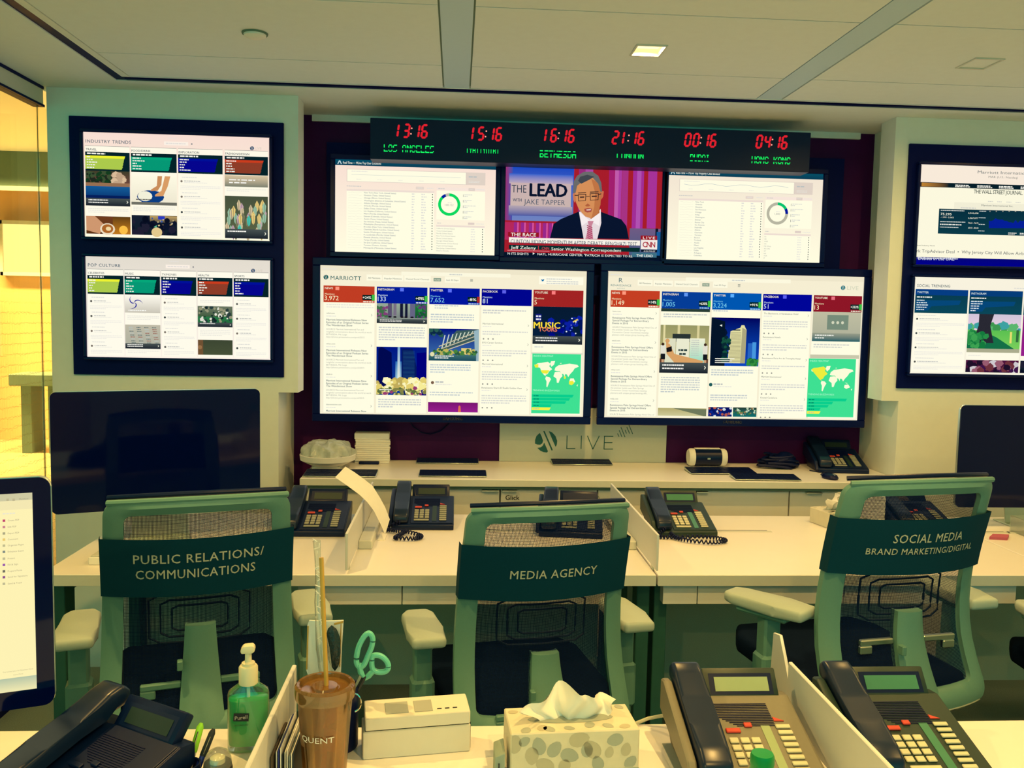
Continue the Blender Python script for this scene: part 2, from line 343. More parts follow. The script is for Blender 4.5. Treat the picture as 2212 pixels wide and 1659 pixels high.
# ------------------------------------------------------------------ screen pictures (flat print on a screen)
class Scr:
    def __init__(s, o, ax, W, H, zoom=(0, 0, 1), nrm=None):
        s.o, s.ax, s.W, s.H = Vector(o), Vector(ax), W, H    # o = top-left corner; picture runs along ax and down
        s.n = nrm or Vector((s.ax.y, -s.ax.x, 0)).normalized(); s.zm = zoom
        s.V, s.F, s.C = [], [], []; s.k = 0; s.win = (0, 0, 1, 1)
    def z(s, zx, zy):
        q = at_plane(s.zm[0]+zx/s.zm[2], s.zm[1]+zy/s.zm[2], s.o, s.n) - s.o
        return (q.dot(s.ax)/s.W, -q.z/s.H)
    def _add(s, pts, faces, cols):
        b = len(s.V); s.k += 1; off = s.n*(.0008+s.k*.00001)
        for u, v in pts:
            u = min(1, max(0, u)); v = min(1, max(0, v))
            s.V.append(tuple(s.o + s.ax*(u*s.W) + Vector((0, 0, -v*s.H)) + off))
        for f in faces: s.F.append(tuple(b+i for i in f)); s.C.append([cols[i] for i in f] if isinstance(cols, list) else [cols]*len(f))
    def q(s, u, v):   # local window to screen
        a, b, c, d = s.win; return (a+u*(c-a), b+v*(d-b))
    def R(s, u0, v0, u1, v1, c, c2=None, c3=None):
        c = S(*c); p = [s.q(u0, v0), s.q(u1, v0), s.q(u1, v1), s.q(u0, v1)]
        if c3 is not None: c3 = S(*c3); s._add(p, [(0, 3, 2, 1)], [c, c3, c3, c]); return
        c2 = S(*c2) if c2 else c; s._add(p, [(0, 3, 2, 1)], [c, c, c2, c2])
    def P(s, pts, c):
        t = tessellate_polygon([[Vector((x, y, 0)) for x, y in pts]])
        s._add([s.q(*p) for p in pts], [tuple(f) for f in t], S(*c))
    def E(s, u, v, r, c, sy=1.0, n=14):
        a = (s.win[2]-s.win[0])*s.W/((s.win[3]-s.win[1])*s.H)
        s.P([(u+r*cos(2*pi*k/n), v+r*a*sy*sin(2*pi*k/n)) for k in range(n)], c)
    def ring(s, u, v, r0, r1, a0, a1, c, n=24):
        a = s.W/s.H; p = [(a0+(a1-a0)*i/n) for i in range(n+1)]
        o = [(u+r1*sin(t), v-r1*a*cos(t)) for t in p]; i_ = [(u+r0*sin(t), v-r0*a*cos(t)) for t in p]
        s._add([s.q(*x) for x in o+i_], [(k, k+1, n+2+k, n+1+k) for k in range(n)], S(*c))
    def T(s, t, u, v, h, c, w=None, bold=0, space=1.0, al=0):
        """baseline-left at (u, v) of the whole screen, cap height h as fraction of screen height, w = width fraction"""
        V, F, asp = glyphs(t, bold, 0, space)
        W = w if w else asp*h*s.H/s.W
        u -= W*al
        s._add([(u+x*W, v-y*h) for x, y in V], F, S(*c))
    def TZ(s, t, x0, y0, x1, hz, c, bold=0, space=1.0):
        u0, v0 = s.z(x0, y0); u1, _ = s.z(x1, y0); h = abs(s.z(x0, y0-hz)[1]-v0)
        s.T(t, u0, v0, h, c, u1-u0, bold, space)
    def RZ(s, x0, y0, x1, y1, c, c2=None):
        a = s.z(x0, y0); b = s.z(x1, y1); s.R(a[0], a[1], b[0], b[1], c, c2); return (a[0], a[1], b[0], b[1])
    def words(s, u0, v0, u1, h, c, last=1.0):
        if sum(c) > 330: c = tuple(int(k+(250-k)*.52) for k in c)
        x = u0; end = u0+(u1-u0)*last; p = []; f = []
        while x < end-.002:
            L = min(end-x, random.uniform(.3, 1)*h*3.2*s.H/s.W)
            b = len(p); p += [s.q(*t) for t in ((x, v0), (x+L, v0), (x+L, v0+h), (x, v0+h))]; f.append((b, b+3, b+2, b+1)); x += L+h*.5*s.H/s.W
        if f: s._add(p, f, S(*c))
    def para(s, u0, v0, u1, n, c=(205, 200, 182), h=.007, gap=.0165):
        for i in range(n): s.words(u0, v0+i*gap, u1, h, c, 1 if i < n-1 else random.uniform(.3, .8))
    def blobs(s, n, u0, v0, u1, v1, cols, r0, r1, sq=False):
        A = s.win; asp = (A[2]-A[0])*s.W/((A[3]-A[1])*s.H)
        for _ in range(n):
            u, v, r = random.uniform(u0, u1), random.uniform(v0, v1), random.uniform(r0, r1)
            m = 4 if sq else 6; t = random.uniform(0, 6)
            pts = [(min(1, max(0, u+r*cos(t+2*pi*k/m))), min(1, max(0, v+r*asp*random.uniform(.6, 1.2)*sin(t+2*pi*k/m)))) for k in range(m)]
            s._add([s.q(*p) for p in pts], [tuple(range(m))], S(*random.choice(cols)))
    def out(s, name, parent):
        me = bpy.data.meshes.new(name); me.from_pydata(s.V, [], s.F); me.update()
        ca = me.color_attributes.new('Col', 'FLOAT_COLOR', 'CORNER')
        buf = [x for f in s.C for c in f for x in c]
        ca.data.foreach_set('color', buf)
        return link(name, me, M['screen'], parent, world=True)

# ==================================================================== STRUCTURE
HC = 2.40
def st(name, b, m, **k):
    o = b.out(name, m, **k); o['kind'] = 'structure'; return o
st('floor', B().box(-1.68, 3.4, -2.6, 4.15, -.05, 0), M['carpet'])
# ceiling: recessed backing, separate tiles, beams and dark reveal
ce = empty('ceiling', (0, 0, HC), kind='structure')
B().box(-1.70, .566, -2.6, 4.15, HC+.012, HC+.06).box(.668, 3.4, -2.6, 4.15, HC+.012, HC+.06).box(.566, .668, -2.6, 2.866, HC+.012, HC+.06).box(.566, .668, 2.984, 4.15, HC+.012, HC+.06).out('backing', M['ceilgap'], ce, True)
B().box(-1.262, 3.0, 3.494, 3.502, HC, HC+.0119).out('trim_strip', M['ceil'], ce, True)
B().box(-1.290, -1.262, -2.6, 3.502, HC, HC+.0119).out('trim_strip', M['wall'], ce, True)
B().box(-1.332, -1.290, -2.6, 3.56, HC+.004, HC+.0119).out('reveal', M['slot'], ce, True)
B().box(-1.290, 3.4, 3.502, 3.56-.001, HC+.004, HC+.0119).box(-1.29, 3.4, 3.53, 3.553, HC+.001, HC+.004).out('reveal', M['slot'], ce, True)
B().box(-1.70, -1.332, -2.6, 3.56, HC, HC+.0119).box(-1.70, 3.4, 3.56, 4.15, HC, HC+.0119).out('border', M['ceil'], ce, True)
rows = [(3.194, 3.489), (2.584, 3.188), (1.974, 2.578), (1.364, 1.968), (.754, 1.358), (.144, .748), (-.6, .138), (-1.5, -.606), (-2.6, -1.506)]
cols = [(-1.258, -.068), (.041, 1.176), (1.285, 2.42), (2.53, 3.4)]
for (y0, y1) in rows:
    for (x0, x1) in cols:
        b = B(); z0, z1 = HC+.001, HC+.0119
        if y0 < 2.92 < y1 and x0 < .617 < x1:      # opening for the downlight
            b.box(x0, .568, y0, y1, z0, z1).box(.666, x1, y0, y1, z0, z1).box(.568, .666, y0, 2.868, z0, z1).box(.568, .666, 2.982, y1, z0, z1)
        else: b.box(x0, x1, y0, y1, z0, z1)
        b.out('ceiling_tile', M['ceil'], ce, True)
for x0, x1 in ((-.062, .035), (1.182, 1.279), (2.426, 2.524)):
    B().box(x0, x1, -2.6, 3.494, HC+.002, HC+.0119).out('beam', M['beam'], ce, True)
# back wall and its soffit lip
st('wall_back', B().box(-.742, 1.94, 4.05, 4.15, 0, HC), M['red'])
st('trim_1', B().box(-.66, 1.865, 4.035, 4.0498, 2.372, 2.3998), M['wall'])
# left pier: slab proud of the recessed lower pier
wl = B(); wl.box(-1.66, -.742, 3.70, 4.15, 0, HC-.0005); wl.box(-.742, -.661, 3.70, 3.83, 1.18, HC-.0005)
wl.box(-.742, -.70, 3.83, 4.15, 1.9, HC-.0005) if False else None
st('wall_left', wl, M['wall'])
wr = B(); wr.box(1.94, 3.4, 3.70, 4.15, 0, HC-.0005); wr.box(1.863, 1.94, 3.70, 3.83, 1.18, HC-.0005)
st('wall_right', wr, M['wall'])
st('wall_far_right', B().box(3.4, 3.5, -2.6, 4.15, 0, HC+.06), M['wall'])
# glass wall on the left with header, seam and patterned panes
wg = empty('window_1', (-1.68, 0, 0), kind='structure')
B().box(-1.70, -1.668, -2.6, 3.699, HC-.012, HC-.0005).out('header_reveal', M['slot'], wg, True)
B().box(-1.70, -1.672, -2.6, 3.699, 2.327, HC-.012).out('header', M['edge'], wg, True)
B().box(-1.71, -1.666, -2.6, 3.699, 2.318, 2.327).out('header_rail', M['slot'], wg, True)
B().box(-1.70, -1.66, -2.6, 3.699, 0, .06).out('floor_rail', M['slot'], wg, True)
ys = [-2.6, -1.4, -.1, 1.2, 2.43, 3.663, 4.9]
for a, b2 in zip(ys, ys[1:]):
    B().box(-1.686, -1.674, a+.0015, b2-.0015, .06, 2.318).out('pane', M['glasspane'], wg, True)
for a in ys[1:-1]:
    B().box(-1.681, -1.679, a-.0015, a+.0015, .06, 2.318).out('pane_seam', M['gap'], wg, True)
# corridor outside the glass
st('wall_corridor_end', B().box(-9, -1.9, 10.2, 10.3, -.3, 3.2), M['yellowwall'])
st('wall_corridor_side', B().box(-9.1, -9, -2.6, 10.3, -.3, 3.2), M['yellowwall'])
st('wall_corridor_near', B().box(-1.9, -1.72, 4.3, 10.3, -.3, 3.2), M['yellowwall'])
st('floor_corridor', B().box(-9, -1.71, -2.6, 10.2, -.1, 0), M['corrfloor'])
st('ceiling_corridor', B().box(-9, -1.71, -2.6, 10.2, 3.1, 3.2), M['ceil'])
bl = empty('backlit_panel', (-4.6, 10.15, 2.0), 0, 'glowing yellow wall panel seen through the glass wall', 'light panel')
a = at(8, 484, y=10.1); c = at(135, 590, y=10.1)
B().box(a.x, c.x, 10.08, 10.19, c.z, a.z).out('diffuser', M['panelglow'], bl, True)
B().box(a.x-.03, c.x, 10.06, 10.19, a.z, a.z+.04).box(a.x-.03, c.x, 10.06, 10.19, c.z-.04, c.z).box(a.x-.05, a.x, 10.06, 10.19, c.z-.04, a.z+.04).out('frame', M['edge'], bl, True)
a = at(-60, 590, y=9.9); c = at(58, 610, y=9.9); d = at(60, 770, y=9.9)
B().box(a.x-1, c.x-.6, 9.8, 10.19, 0, a.z).out('door_panel', M['gap'], None); bpy.data.objects['door_panel'].name = 'door_1'; bpy.data.objects['door_1']['kind'] = 'structure'
a = at(0, 545, y=9.0); c = at(120, 400, y=6)
st('trim_2', B().box(-9, -1.9, 9.4, 9.55, 2.72, 3.1), M['gap'])
st('trim_3', B().box(-9, -1.9, 9.35, 9.4, 2.70, 2.74), M['lampglow'])
bench = empty('corridor_bench', (-4.1, 9.4, 0), 0, 'low grey bench in the corridor behind the glass wall', 'bench')
a = at(38, 805, y=9.4); c = at(160, 832, y=9.4)
B().box(a.x, c.x, 9.2, 9.6, c.z, a.z, bev=.01).out('seat', M['gap'], bench, True)
B().box(a.x+.1, a.x+.2, 9.25, 9.55, 0, c.z).out('leg', M['gap'], bench, True)
B().box(c.x-.2, c.x-.1, 9.25, 9.55, 0, c.z).out('leg', M['gap'], bench, True)
# window wall behind the camera
w2 = empty('window_2', (.9, -2.6, 0), kind='structure')
B().box(-1.7, 3.5, -2.7, -2.6, 0, .75).out('sill', M['wall'], w2, True)
for k in range(5): B().box(-1.7+k*1.28, -1.62+k*1.28, -2.68, -2.6, .75, HC).out('mullion', M['black'], w2, True)

# ------------------------------------------------------------------ recessed downlights
def downlight(x, y, power, label):
    e = empty('downlight', (x, y, HC), 0, label, 'ceiling light', 'recessed square downlights')
    h = .045
    b = B()
    b.box(-h-.006, h+.006, -.055-.006, -.052, -.003, .004).box(-h-.006, h+.006, .052, .061, -.003, .004).box(-h-.006, -h, -.052, .052, -.003, .004).box(h, h+.006, -.052, .052, -.003, .004)
    b.out('frame', M['edge'], e)
    b = B(); b.box(-h+.003, h-.003, -.049, .049, .020, .024)
    b.out('lamp', M['lampglow'], e)
    b = B(); b.box(-h, -h+.002, -.052, .052, .003, .05).box(h-.002, h, -.052, .052, .003, .05).box(-h, h, -.052, -.05, .003, .05).box(-h, h, .05, .052, .003, .05)
    b.out('reflector', M['reflector'], e)
    l = bpy.data.lights.new('downlight_lamp', 'AREA'); l.shape = 'RECTANGLE'; l.size = .035; l.size_y = .035; l.energy = power; l.color = WARM; l.spread = radians(168)
    lo = bpy.data.objects.new('downlight_lamp', l); COL.objects.link(lo); lo.location = (0, 0, -.004 if abs(x-.617) > .01 or y < 2 else .012); lo.parent = e
    return e
M['reflector'] = mat('lamp_reflector', (.9, .72, .35), .3, emis=.5)  # own glow stands in for lamp light bounced off the walls inside
LBL = ['lit square downlight in the ceiling tile above the middle desks', 'recessed square downlight in the ceiling above the right desks', 'recessed square downlight above the near desk', 'recessed square downlight above the right end of the near desk',
       'recessed square downlight in the ceiling at the left', 'recessed square downlight over the camera position', 'recessed square downlight behind the camera at the left', 'recessed square downlight at the far right']
for (x, y, p), lb in zip(LAMPS, LBL): downlight(x, y, p, lb)
# lamp added to brighten the corridor's end wall, without any fixture
l = bpy.data.lights.new('corridor_wall_fill', 'AREA'); l.shape = 'RECTANGLE'; l.size = 4; l.size_y = .3; l.spread = radians(120); l.energy = 420; l.color = (1, .68, .28)
lo = bpy.data.objects.new('corridor_wall_fill', l); COL.objects.link(lo); lo.location = (-4.8, 8.9, 3.05)
# ceiling detector
e = empty('ceiling_detector', (-.655, 2.905, HC), 0, 'round white detector disc on the ceiling left of the centre beam', 'detector')
B().lathe([(0, -.016), (.022, -.015), (.034, -.009), (.036, 0)], seg=28).out('cover', M['paper'], e)
B().lathe([(.040, -.004), (.041, 0), (.0, 0)], seg=28).out('base_ring', M['gap'], e)
# ==================================================================== SCREENS
WH = (252, 247, 216); PK = (246, 220, 208); CR = (255, 251, 222); GR = (205, 200, 182); DG = (120, 130, 125); NV = (8, 50, 70)
def tv(name, x0, x1, z0, z1, y, bez, label, depth=.05, bot=None, zoom=(0, 0, 1), cat='television', group=None, logo=None):
    """screen rectangle x0..x1, z0..z1 with its glass at plane y"""
    bot = bot or bez
    e = empty(name, ((x0+x1)/2, y+depth, z0-bot), 0, label, cat, group)
    b = B()
    for r in ((x0-bez, x1+bez, z1, z1+bez), (x0-bez, x1+bez, z0-bot, z0), (x0-bez, x0, z0, z1), (x1, x1+bez, z0, z1)):
        b.box(r[0], r[1], y-.010, y+.02, r[2], r[3], bev=.003)
    b.out('bezel', M['bezel'], e, True)
    B().box(x0-bez*.7, x1+bez*.7, y+.004, y+depth, z0-bot*.7, z1+bez*.7, bev=.006).out('back_cover', M['black'], e, True)
    if logo:
        text_mesh('logo', logo, lambda x, z: (( x0+x1)/2+x, y-.0112, z0-bot*.62+z), M['bandtext'], e, True, h=.012, bold=.02, space=1.12)
    s = Scr((x0, y, z1), (1, 0, 0), x1-x0, z1-z0, zoom)
    return e, s
def circ_logo(s, u, v, r, c, bg):
    s.E(u, v, r, c, n=22); a = s.W/s.H
    for d, wd in ((-.28, .13), (.28, .13)):
        s.P([(u+r*(d-.5), v-r*a*1.1), (u+r*(d-.5+wd), v-r*a*1.1), (u+r*(d+.35+wd), v+r*a*1.1), (u+r*(d+.35), v+r*a*1.1)], bg)
def worldmap(s, win, hot):
    old = s.win; s.win = win; W = (250, 250, 215); Y = (235, 235, 60)
    na = [(.02, .16), (.08, .10), (.16, .09), (.30, .05), (.36, .12), (.33, .2), (.40, .3), (.33, .38), (.30, .47), (.25, .5), (.27, .55), (.22, .5), (.16, .38), (.13, .26), (.03, .22)]
    s.P(na, W)
    if hot == 1:
        s.P([(.0, .16), (.09, .13), (.09, .25), (.02, .25)], Y); s.P([(.14, .34), (.34, .34), (.29, .46), (.18, .44)], Y); s.P([(.80, .62), (.88, .60), (.92, .72), (.84, .78), (.79, .7)], W)
        s.P([(.78, .70), (.86, .68), (.90, .76), (.84, .84), (.78, .8)], Y); s.P([(.66, .54), (.71, .54), (.70, .62), (.67, .62)], Y)
    else:
        s.P([(p[0], p[1]) for p in na[:12]], Y); s.P([(.80, .68), (.88, .66), (.93, .76), (.84, .82), (.79, .77)], W)
    s.P([(.37, .03), (.46, .02), (.44, .14), (.38, .22), (.35, .12)], W)
    s.P([(.27, .55), (.34, .57), (.38, .64), (.34, .75), (.30, .92), (.28, .9), (.28, .72), (.25, .62)], W)
    s.P([(.46, .40), (.56, .38), (.62, .46), (.63, .53), (.58, .62), (.55, .76), (.51, .76), (.50, .62), (.43, .54)], W)
    s.P([(.45, .34), (.47, .24), (.54, .16), (.64, .14), (.78, .10), (.96, .14), (.99, .20), (.90, .26), (.86, .36), (.80, .46), (.76, .56), (.73, .47), (.69, .46), (.68, .55), (.65, .46), (.6, .45), (.57, .36), (.5, .36)], W)
    s.P([(.56, .10), (.60, .08), (.60, .11)], W); s.P([(.80, .60), (.86, .61), (.86, .64)], W); s.P([(.95, .84), (.98, .8), (.97, .88)], W)
    s.win = old
def cloth(s, win, fn):
    old = s.win; s.win = win; fn(); s.win = old
def caption(s, n=2):
    s.R(0, .78, 1, 1, (70, 80, 80), (20, 28, 40))
    for i in range(n): s.words(.06, .82+i*.07, .5, .03, (235, 232, 215))
    s.P([(.93, .84), (.96, .88), (.93, .92), (.92, .91), (.94, .88), (.92, .85)], (240, 240, 220))
def pic(s, win, kind):
    old = s.win; s.win = win; R = s.R; P = s.P
    if kind == 'towers':
        R(0, 0, 1, 1, (0, 20, 130), (10, 60, 150)); R(.38, .3, .5, .8, (40, 110, 180), (170, 215, 220)); P([(.02, 1), (.04, .05), (.1, .0), (.3, .12), (.33, .95)], (0, 8, 80)); R(.42, 0, .47, .75, (120, 170, 210), (235, 240, 220))
        P([(.5, 1), (.5, .03), (.72, .03), (.84, .6), (.86, 1)], (5, 25, 95)); P([(.8, 1), (.8, .12), (1, .1), (1, 1)], (0, 0, 120))
        for k in range(22): R(.53, .08+k*.026, .76, .088+k*.026, (30, 80, 120))
        s.blobs(90, 0, .66, 1, .95, [(245, 235, 150), (225, 205, 110), (250, 245, 190), (190, 170, 90)], .03, .09)
        s.blobs(50, 0, .85, 1, 1, [(90, 110, 60), (130, 130, 70), (150, 60, 110), (200, 190, 110)], .02, .05); s.words(.06, .88, .3, .02, (240, 240, 220))
    elif kind == 'bridge':
        R(0, 0, 1, 1, (0, 10, 130), (60, 110, 170)); s.blobs(30, 0, 0, .25, .2, [(10, 40, 70), (40, 90, 80)], .02, .06)
        P([(.15, .8), (.55, .05), (1, .0), (1, .35), (.5, .55), (.2, .85)], (60, 90, 90))
        for k in range(9): P([(.25+k*.08, .62-k*.06), (.27+k*.08, .62-k*.06), (.33+k*.08, .2-k*.02), (.31+k*.08, .2-k*.02)], (210, 220, 200))
        for k in range(3): P([(.2, .74-k*.1), (1, .28-k*.12), (1, .31-k*.12), (.2, .77-k*.1)], (200, 190, 160))
        P([(.9, .05), (1, .0), (1, 1), (.93, 1)], (150, 180, 190)); R(.65, .6, .85, .8, (225, 205, 120)); s.blobs(70, .1, .66, .95, .85, [(70, 130, 60), (40, 90, 60), (190, 180, 90)], .02, .05); R(0, .82, .95, 1, (60, 110, 110), (20, 70, 90)); s.E(.07, .8, .045, (225, 220, 170)); s.words(.12, .84, .5, .03, (240, 240, 220)); s.words(.12, .9, .4, .03, (240, 240, 220))
    elif kind == 'legs':
        R(0, 0, 1, 1, (150, 170, 150), (110, 110, 120)); R(.75, 0, 1, .8, (30, 120, 60), (20, 80, 40)); s.blobs(40, 0, .2, .2, .7, [(130, 60, 120), (60, 110, 70)], .02, .05); s.blobs(40, .8, 0, 1, .9, [(40, 140, 60), (20, 90, 50), (90, 60, 110)], .02, .05)
        R(.22, 0, .30, .7, (90, 80, 110)); R(.33, 0, .39, .6, (120, 110, 130)); R(.46, 0, .52, .66, (20, 24, 50)); R(.56, 0, .61, .66, (20, 24, 50)); R(.66, 0, .76, .85, (100, 100, 130)); R(0, .72, 1, 1, (140, 150, 140), (30, 60, 60))
        for x in (.26, .36, .5, .58, .7): s.E(x, .68, .035, (25, 20, 30), .5)
        caption(s)
    elif kind == 'music':
        R(0, 0, 1, 1, (6, 26, 50), (4, 30, 60)); s.blobs(34, .35, .3, 1, .8, [(0, 10, 130), (0, 20, 90), (10, 30, 160)], .04, .09); s.blobs(12, .6, .3, .95, .7, [(230, 240, 245), (120, 160, 230)], .008, .02)
        R(.05, .2, .17, .4, (20, 30, 120)); s.words(.06, .24, .16, .04, (225, 230, 240)); s.words(.06, .32, .16, .04, (225, 230, 240))
        x = .03
        for i in range(5):
            s.ring(*s.q(.1+i*.1, .55-i*.055), .004, .012, 0, 6.28, (250, 220, 70), 12)
        old2 = s.win; s.T('MUSIC', *s.q(.02, .58), .042, (250, 222, 60), .10, .03); s.T('TOURS', *s.q(.12, .66), .028, (225, 120, 90), .07, .03); caption(s)
    elif kind == 'sunset': R(0, 0, 1, 1, (120, 20, 110), (150, 30, 140)); P([(.6, 1), (.61, .4), (.63, .3), (.65, .4), (.66, 1)], (220, 110, 80))
    elif kind == 'spa':
        R(0, 0, 1, .75, (150, 150, 100), (190, 180, 120)); R(.06, 0, .1, .5, (225, 215, 160)); R(.35, 0, .4, .35, (215, 205, 150)); R(.75, 0, .8, .3, (215, 205, 150)); R(.25, .18, .62, .35, (40, 50, 50)); R(0, .7, 1, 1, (110, 70, 50), (70, 30, 25))
        R(.1, .28, .32, .8, (220, 220, 190)); R(.33, .28, .6, .8, (232, 232, 205)); R(.61, .27, .92, .82, (238, 238, 210), (140, 215, 190))
        for i in range(8): s.words(.64, .3+i*.045, .8, .016, (120, 130, 115))
        s.words(.38, .5, .56, .04, (40, 60, 60)); s.words(.4, .58, .54, .04, (40, 60, 60))
        P([(.12, .35), (.2, .4), (.3, .6), (.55, .66), (.9, .74), (.88, .8), (.3, .78), (.14, .6)], (215, 160, 100)); s.E(.15, .33, .045, (215, 160, 100)); P([(.13, .48), (.24, .44), (.25, .55), (.14, .57)], (25, 20, 20))
        for x in (.06, .93): R(x-.05, .42, x+.05, .62, (225, 222, 205)); R(x-.04, .6, x+.05, .72, (20, 24, 30)); s.E(x, .4, .03, (60, 40, 30)); R(x-.02, .72, x+.03, .85, (205, 160, 120))
        caption(s)
    elif kind == 'hotel':
        R(0, 0, 1, 1, (0, 0, 90), (10, 70, 190)); P([(.36, .94), (.4, .28), (.6, .2), (.62, .15), (.68, .15), (.7, .2), (.73, .25), (.72, .94)], (225, 220, 160)); P([(.62, .94), (.64, .2), (.73, .25), (.72, .94)], (170, 165, 125))
        for i in range(24): R(.41-.0015*i, .30+i*.026, .62, .309+i*.026, (150, 145, 110))
        R(.45, .24, .6, .262, (20, 40, 60)); R(.77, .52, .86, .9, (40, 100, 190)); R(.86, .5, .94, .9, (70, 150, 220)); s.blobs(60, .0, .3, .3, .95, [(8, 50, 50), (20, 80, 60), (5, 20, 50)], .04, .1); s.blobs(30, .78, .85, 1, 1, [(30, 110, 50), (50, 140, 60)], .02, .06); P([(0, 0), (.28, .08), (.3, 1), (0, 1)], (4, 20, 40)); s.blobs(24, .26, .4, .38, .9, [(20, 80, 60), (8, 40, 50)], .03, .07); P([(.17, .16), (.22, .14), (.22, .19)], (230, 235, 230)); R(.1, .84, .5, .86, (235, 235, 220)); R(.1, .88, .45, .9, (235, 235, 220)); R(.1, .92, .4, .94, (235, 235, 220))
    elif kind == 'room': R(0, 0, 1, 1, (180, 170, 110), (205, 200, 150)); P([(.3, 0), (1, .1), (1, 1), (.95, 1)], (110, 120, 90))
    elif kind == 'crowd1': R(0, 0, 1, 1, (5, 15, 90), (10, 30, 110)); s.blobs(24, 0, 0, 1, 1, [(210, 220, 225), (180, 90, 70), (10, 40, 140)], .03, .09)
    elif kind == 'pool': R(0, 0, 1, 1, (40, 60, 50), (10, 110, 110)); s.blobs(40, 0, 0, 1, .8, [(60, 120, 60), (150, 120, 80), (190, 210, 180), (20, 90, 100)], .02, .06)
    elif kind == 'dots':
        R(0, 0, 1, 1, (190, 188, 160), (170, 172, 150)); s.win = (win[0], win[1], win[2], win[3]); R(.3, .1, .74, .6, (118, 138, 120)); [s.E(x, .36, .03, (210, 212, 185)) for x in (.42, .52, .62)]; R(0, .72, 1, 1, (150, 155, 135), (10, 90, 100)); s.words(.06, .78, .45, .035, (240, 240, 220)); s.words(.06, .87, .25, .035, (240, 240, 220))
    elif kind == 'food':
        R(0, 0, 1, .4, (60, 60, 40), (110, 70, 60)); s.blobs(70, .02, .0, .6, .35, [(20, 60, 30), (30, 40, 30), (60, 80, 50)], .02, .07); s.blobs(14, .62, .1, .95, .35, [(215, 185, 150), (190, 160, 130)], .05, .1); R(0, .34, 1, .46, (150, 110, 80)); R(0, .44, 1, .72, (20, 90, 150), (10, 60, 120)); R(0, .7, 1, .8, (5, 30, 90)); caption(s)
    elif kind == 'scale':
        R(0, 0, 1, 1, (252, 248, 225), (235, 228, 205)); s.E(.42, .72, .3, (10, 60, 130), .5); s.E(.3, .7, .16, (240, 238, 215), .7)
        P([(.58, .0), (.68, .0), (.66, .3), (.58, .5), (.42, .52), (.44, .46), (.56, .34)], (200, 140, 90)); P([(.74, 0), (.86, 0), (.8, .35), (.7, .68), (.52, .7), (.52, .64), (.66, .5)], (215, 155, 100)); R(0, .9, 1, 1, (110, 110, 100)); s.words(.1, .8, .45, .03, (60, 60, 60))
    elif kind == 'coffee':
        R(0, 0, 1, 1, (110, 60, 30), (90, 50, 20)); R(.6, 0, 1, 1, (90, 60, 20), (190, 120, 30)); s.E(.84, .75, .1, (250, 190, 70)); P([(0, .0), (.2, .0), (.42, .5), (.3, 1), (0, .8)], (205, 150, 110)); s.E(.48, .72, .17, (235, 220, 190), .8); s.E(.48, .7, .13, (170, 100, 40), .8); s.E(.5, .7, .06, (240, 215, 160), .8)
    elif kind == 'meeting':
        R(0, 0, 1, 1, (20, 30, 50), (15, 30, 40)); R(.4, .02, 1, .35, (190, 160, 100), (60, 60, 60)); R(.58, .03, .73, .2, (40, 60, 190)); P([(.45, .6), (.5, .5), (.8, .52), (.75, .62)], (90, 190, 150)); s.blobs(30, .0, .3, 1, 1, [(8, 14, 34), (12, 20, 40), (30, 30, 50)], .04, .1); s.E(.55, .85, .12, (225, 200, 140), .9); s.blobs(14, .3, .1, 1, .5, [(220, 200, 140), (140, 110, 80), (60, 90, 160)], .01, .03)
        s.E(.3, .2, .07, (6, 12, 30)); s.E(.78, .25, .06, (10, 16, 34))
    elif kind == 'strip': R(0, 0, 1, 1, (215, 195, 160), (120, 125, 110)); s.words(.1, .35, .7, .1, (245, 240, 225)); s.words(.1, .6, .5, .1, (245, 240, 225))
    elif kind == 'leaves':
        R(0, 0, 1, 1, (70, 80, 60), (90, 100, 70))
        for _ in range(44):
            u, v = random.uniform(.05, .95), random.uniform(.1, .95); c = random.choice([(230, 200, 120), (60, 200, 180), (190, 160, 170), (150, 190, 160), (210, 190, 150), (120, 120, 90)])
            P([(u, v-.14), (u+.045, v-.05), (u+.03, v+.08), (u, v+.13), (u-.03, v+.08), (u-.045, v-.05)], c); P([(u-.004, v-.1), (u+.004, v-.1), (u+.004, v+.12), (u-.004, v+.12)], (90, 90, 80))
        caption(s, 1)
    elif kind == 'swirl':
        R(0, 0, 1, 1, (252, 248, 235), (200, 195, 180))
        for t0 in (0, 2.09, 4.19):
            o = [(.28+.24*k/8*cos(t0+k*.28), .45+.42*k/8*sin(t0+k*.28)) for k in range(9)]; i = [(.28+.24*k/8*cos(t0+.7*(1-k/8)+k*.28), .45+.42*k/8*sin(t0+.7*(1-k/8)+k*.28)) for k in range(9)]
            P(o+i[::-1][1:-1], (15, 20, 150))
        s.words(.1, .85, .6, .05, (240, 240, 225))
    elif kind == 'doc':
        R(0, 0, 1, 1, (190, 185, 165), (170, 172, 155))
        for i in range(9):
            for k in range(4): s.words(.1+k*.22+i*.01, .1+i*.08, .22+k*.22+i*.01, .03, random.choice([(90, 110, 110), (150, 90, 80), (110, 130, 120)]))
        caption(s)
    elif kind == 'sports': R(0, 0, 1, .5, (110, 120, 100), (60, 90, 60)); R(0, .5, 1, 1, (40, 120, 70), (30, 90, 50)); s.blobs(60, .02, .05, .98, .8, [(225, 225, 210), (20, 40, 40), (150, 150, 120), (40, 60, 60)], .02, .07); caption(s, 1)
    elif kind == 'dark': R(0, 0, 1, 1, (60, 70, 50), (70, 80, 55)); R(0, 0, .15, 1, (110, 80, 50)); s.E(.06, .5, .06, (150, 110, 70))
    elif kind == 'park':
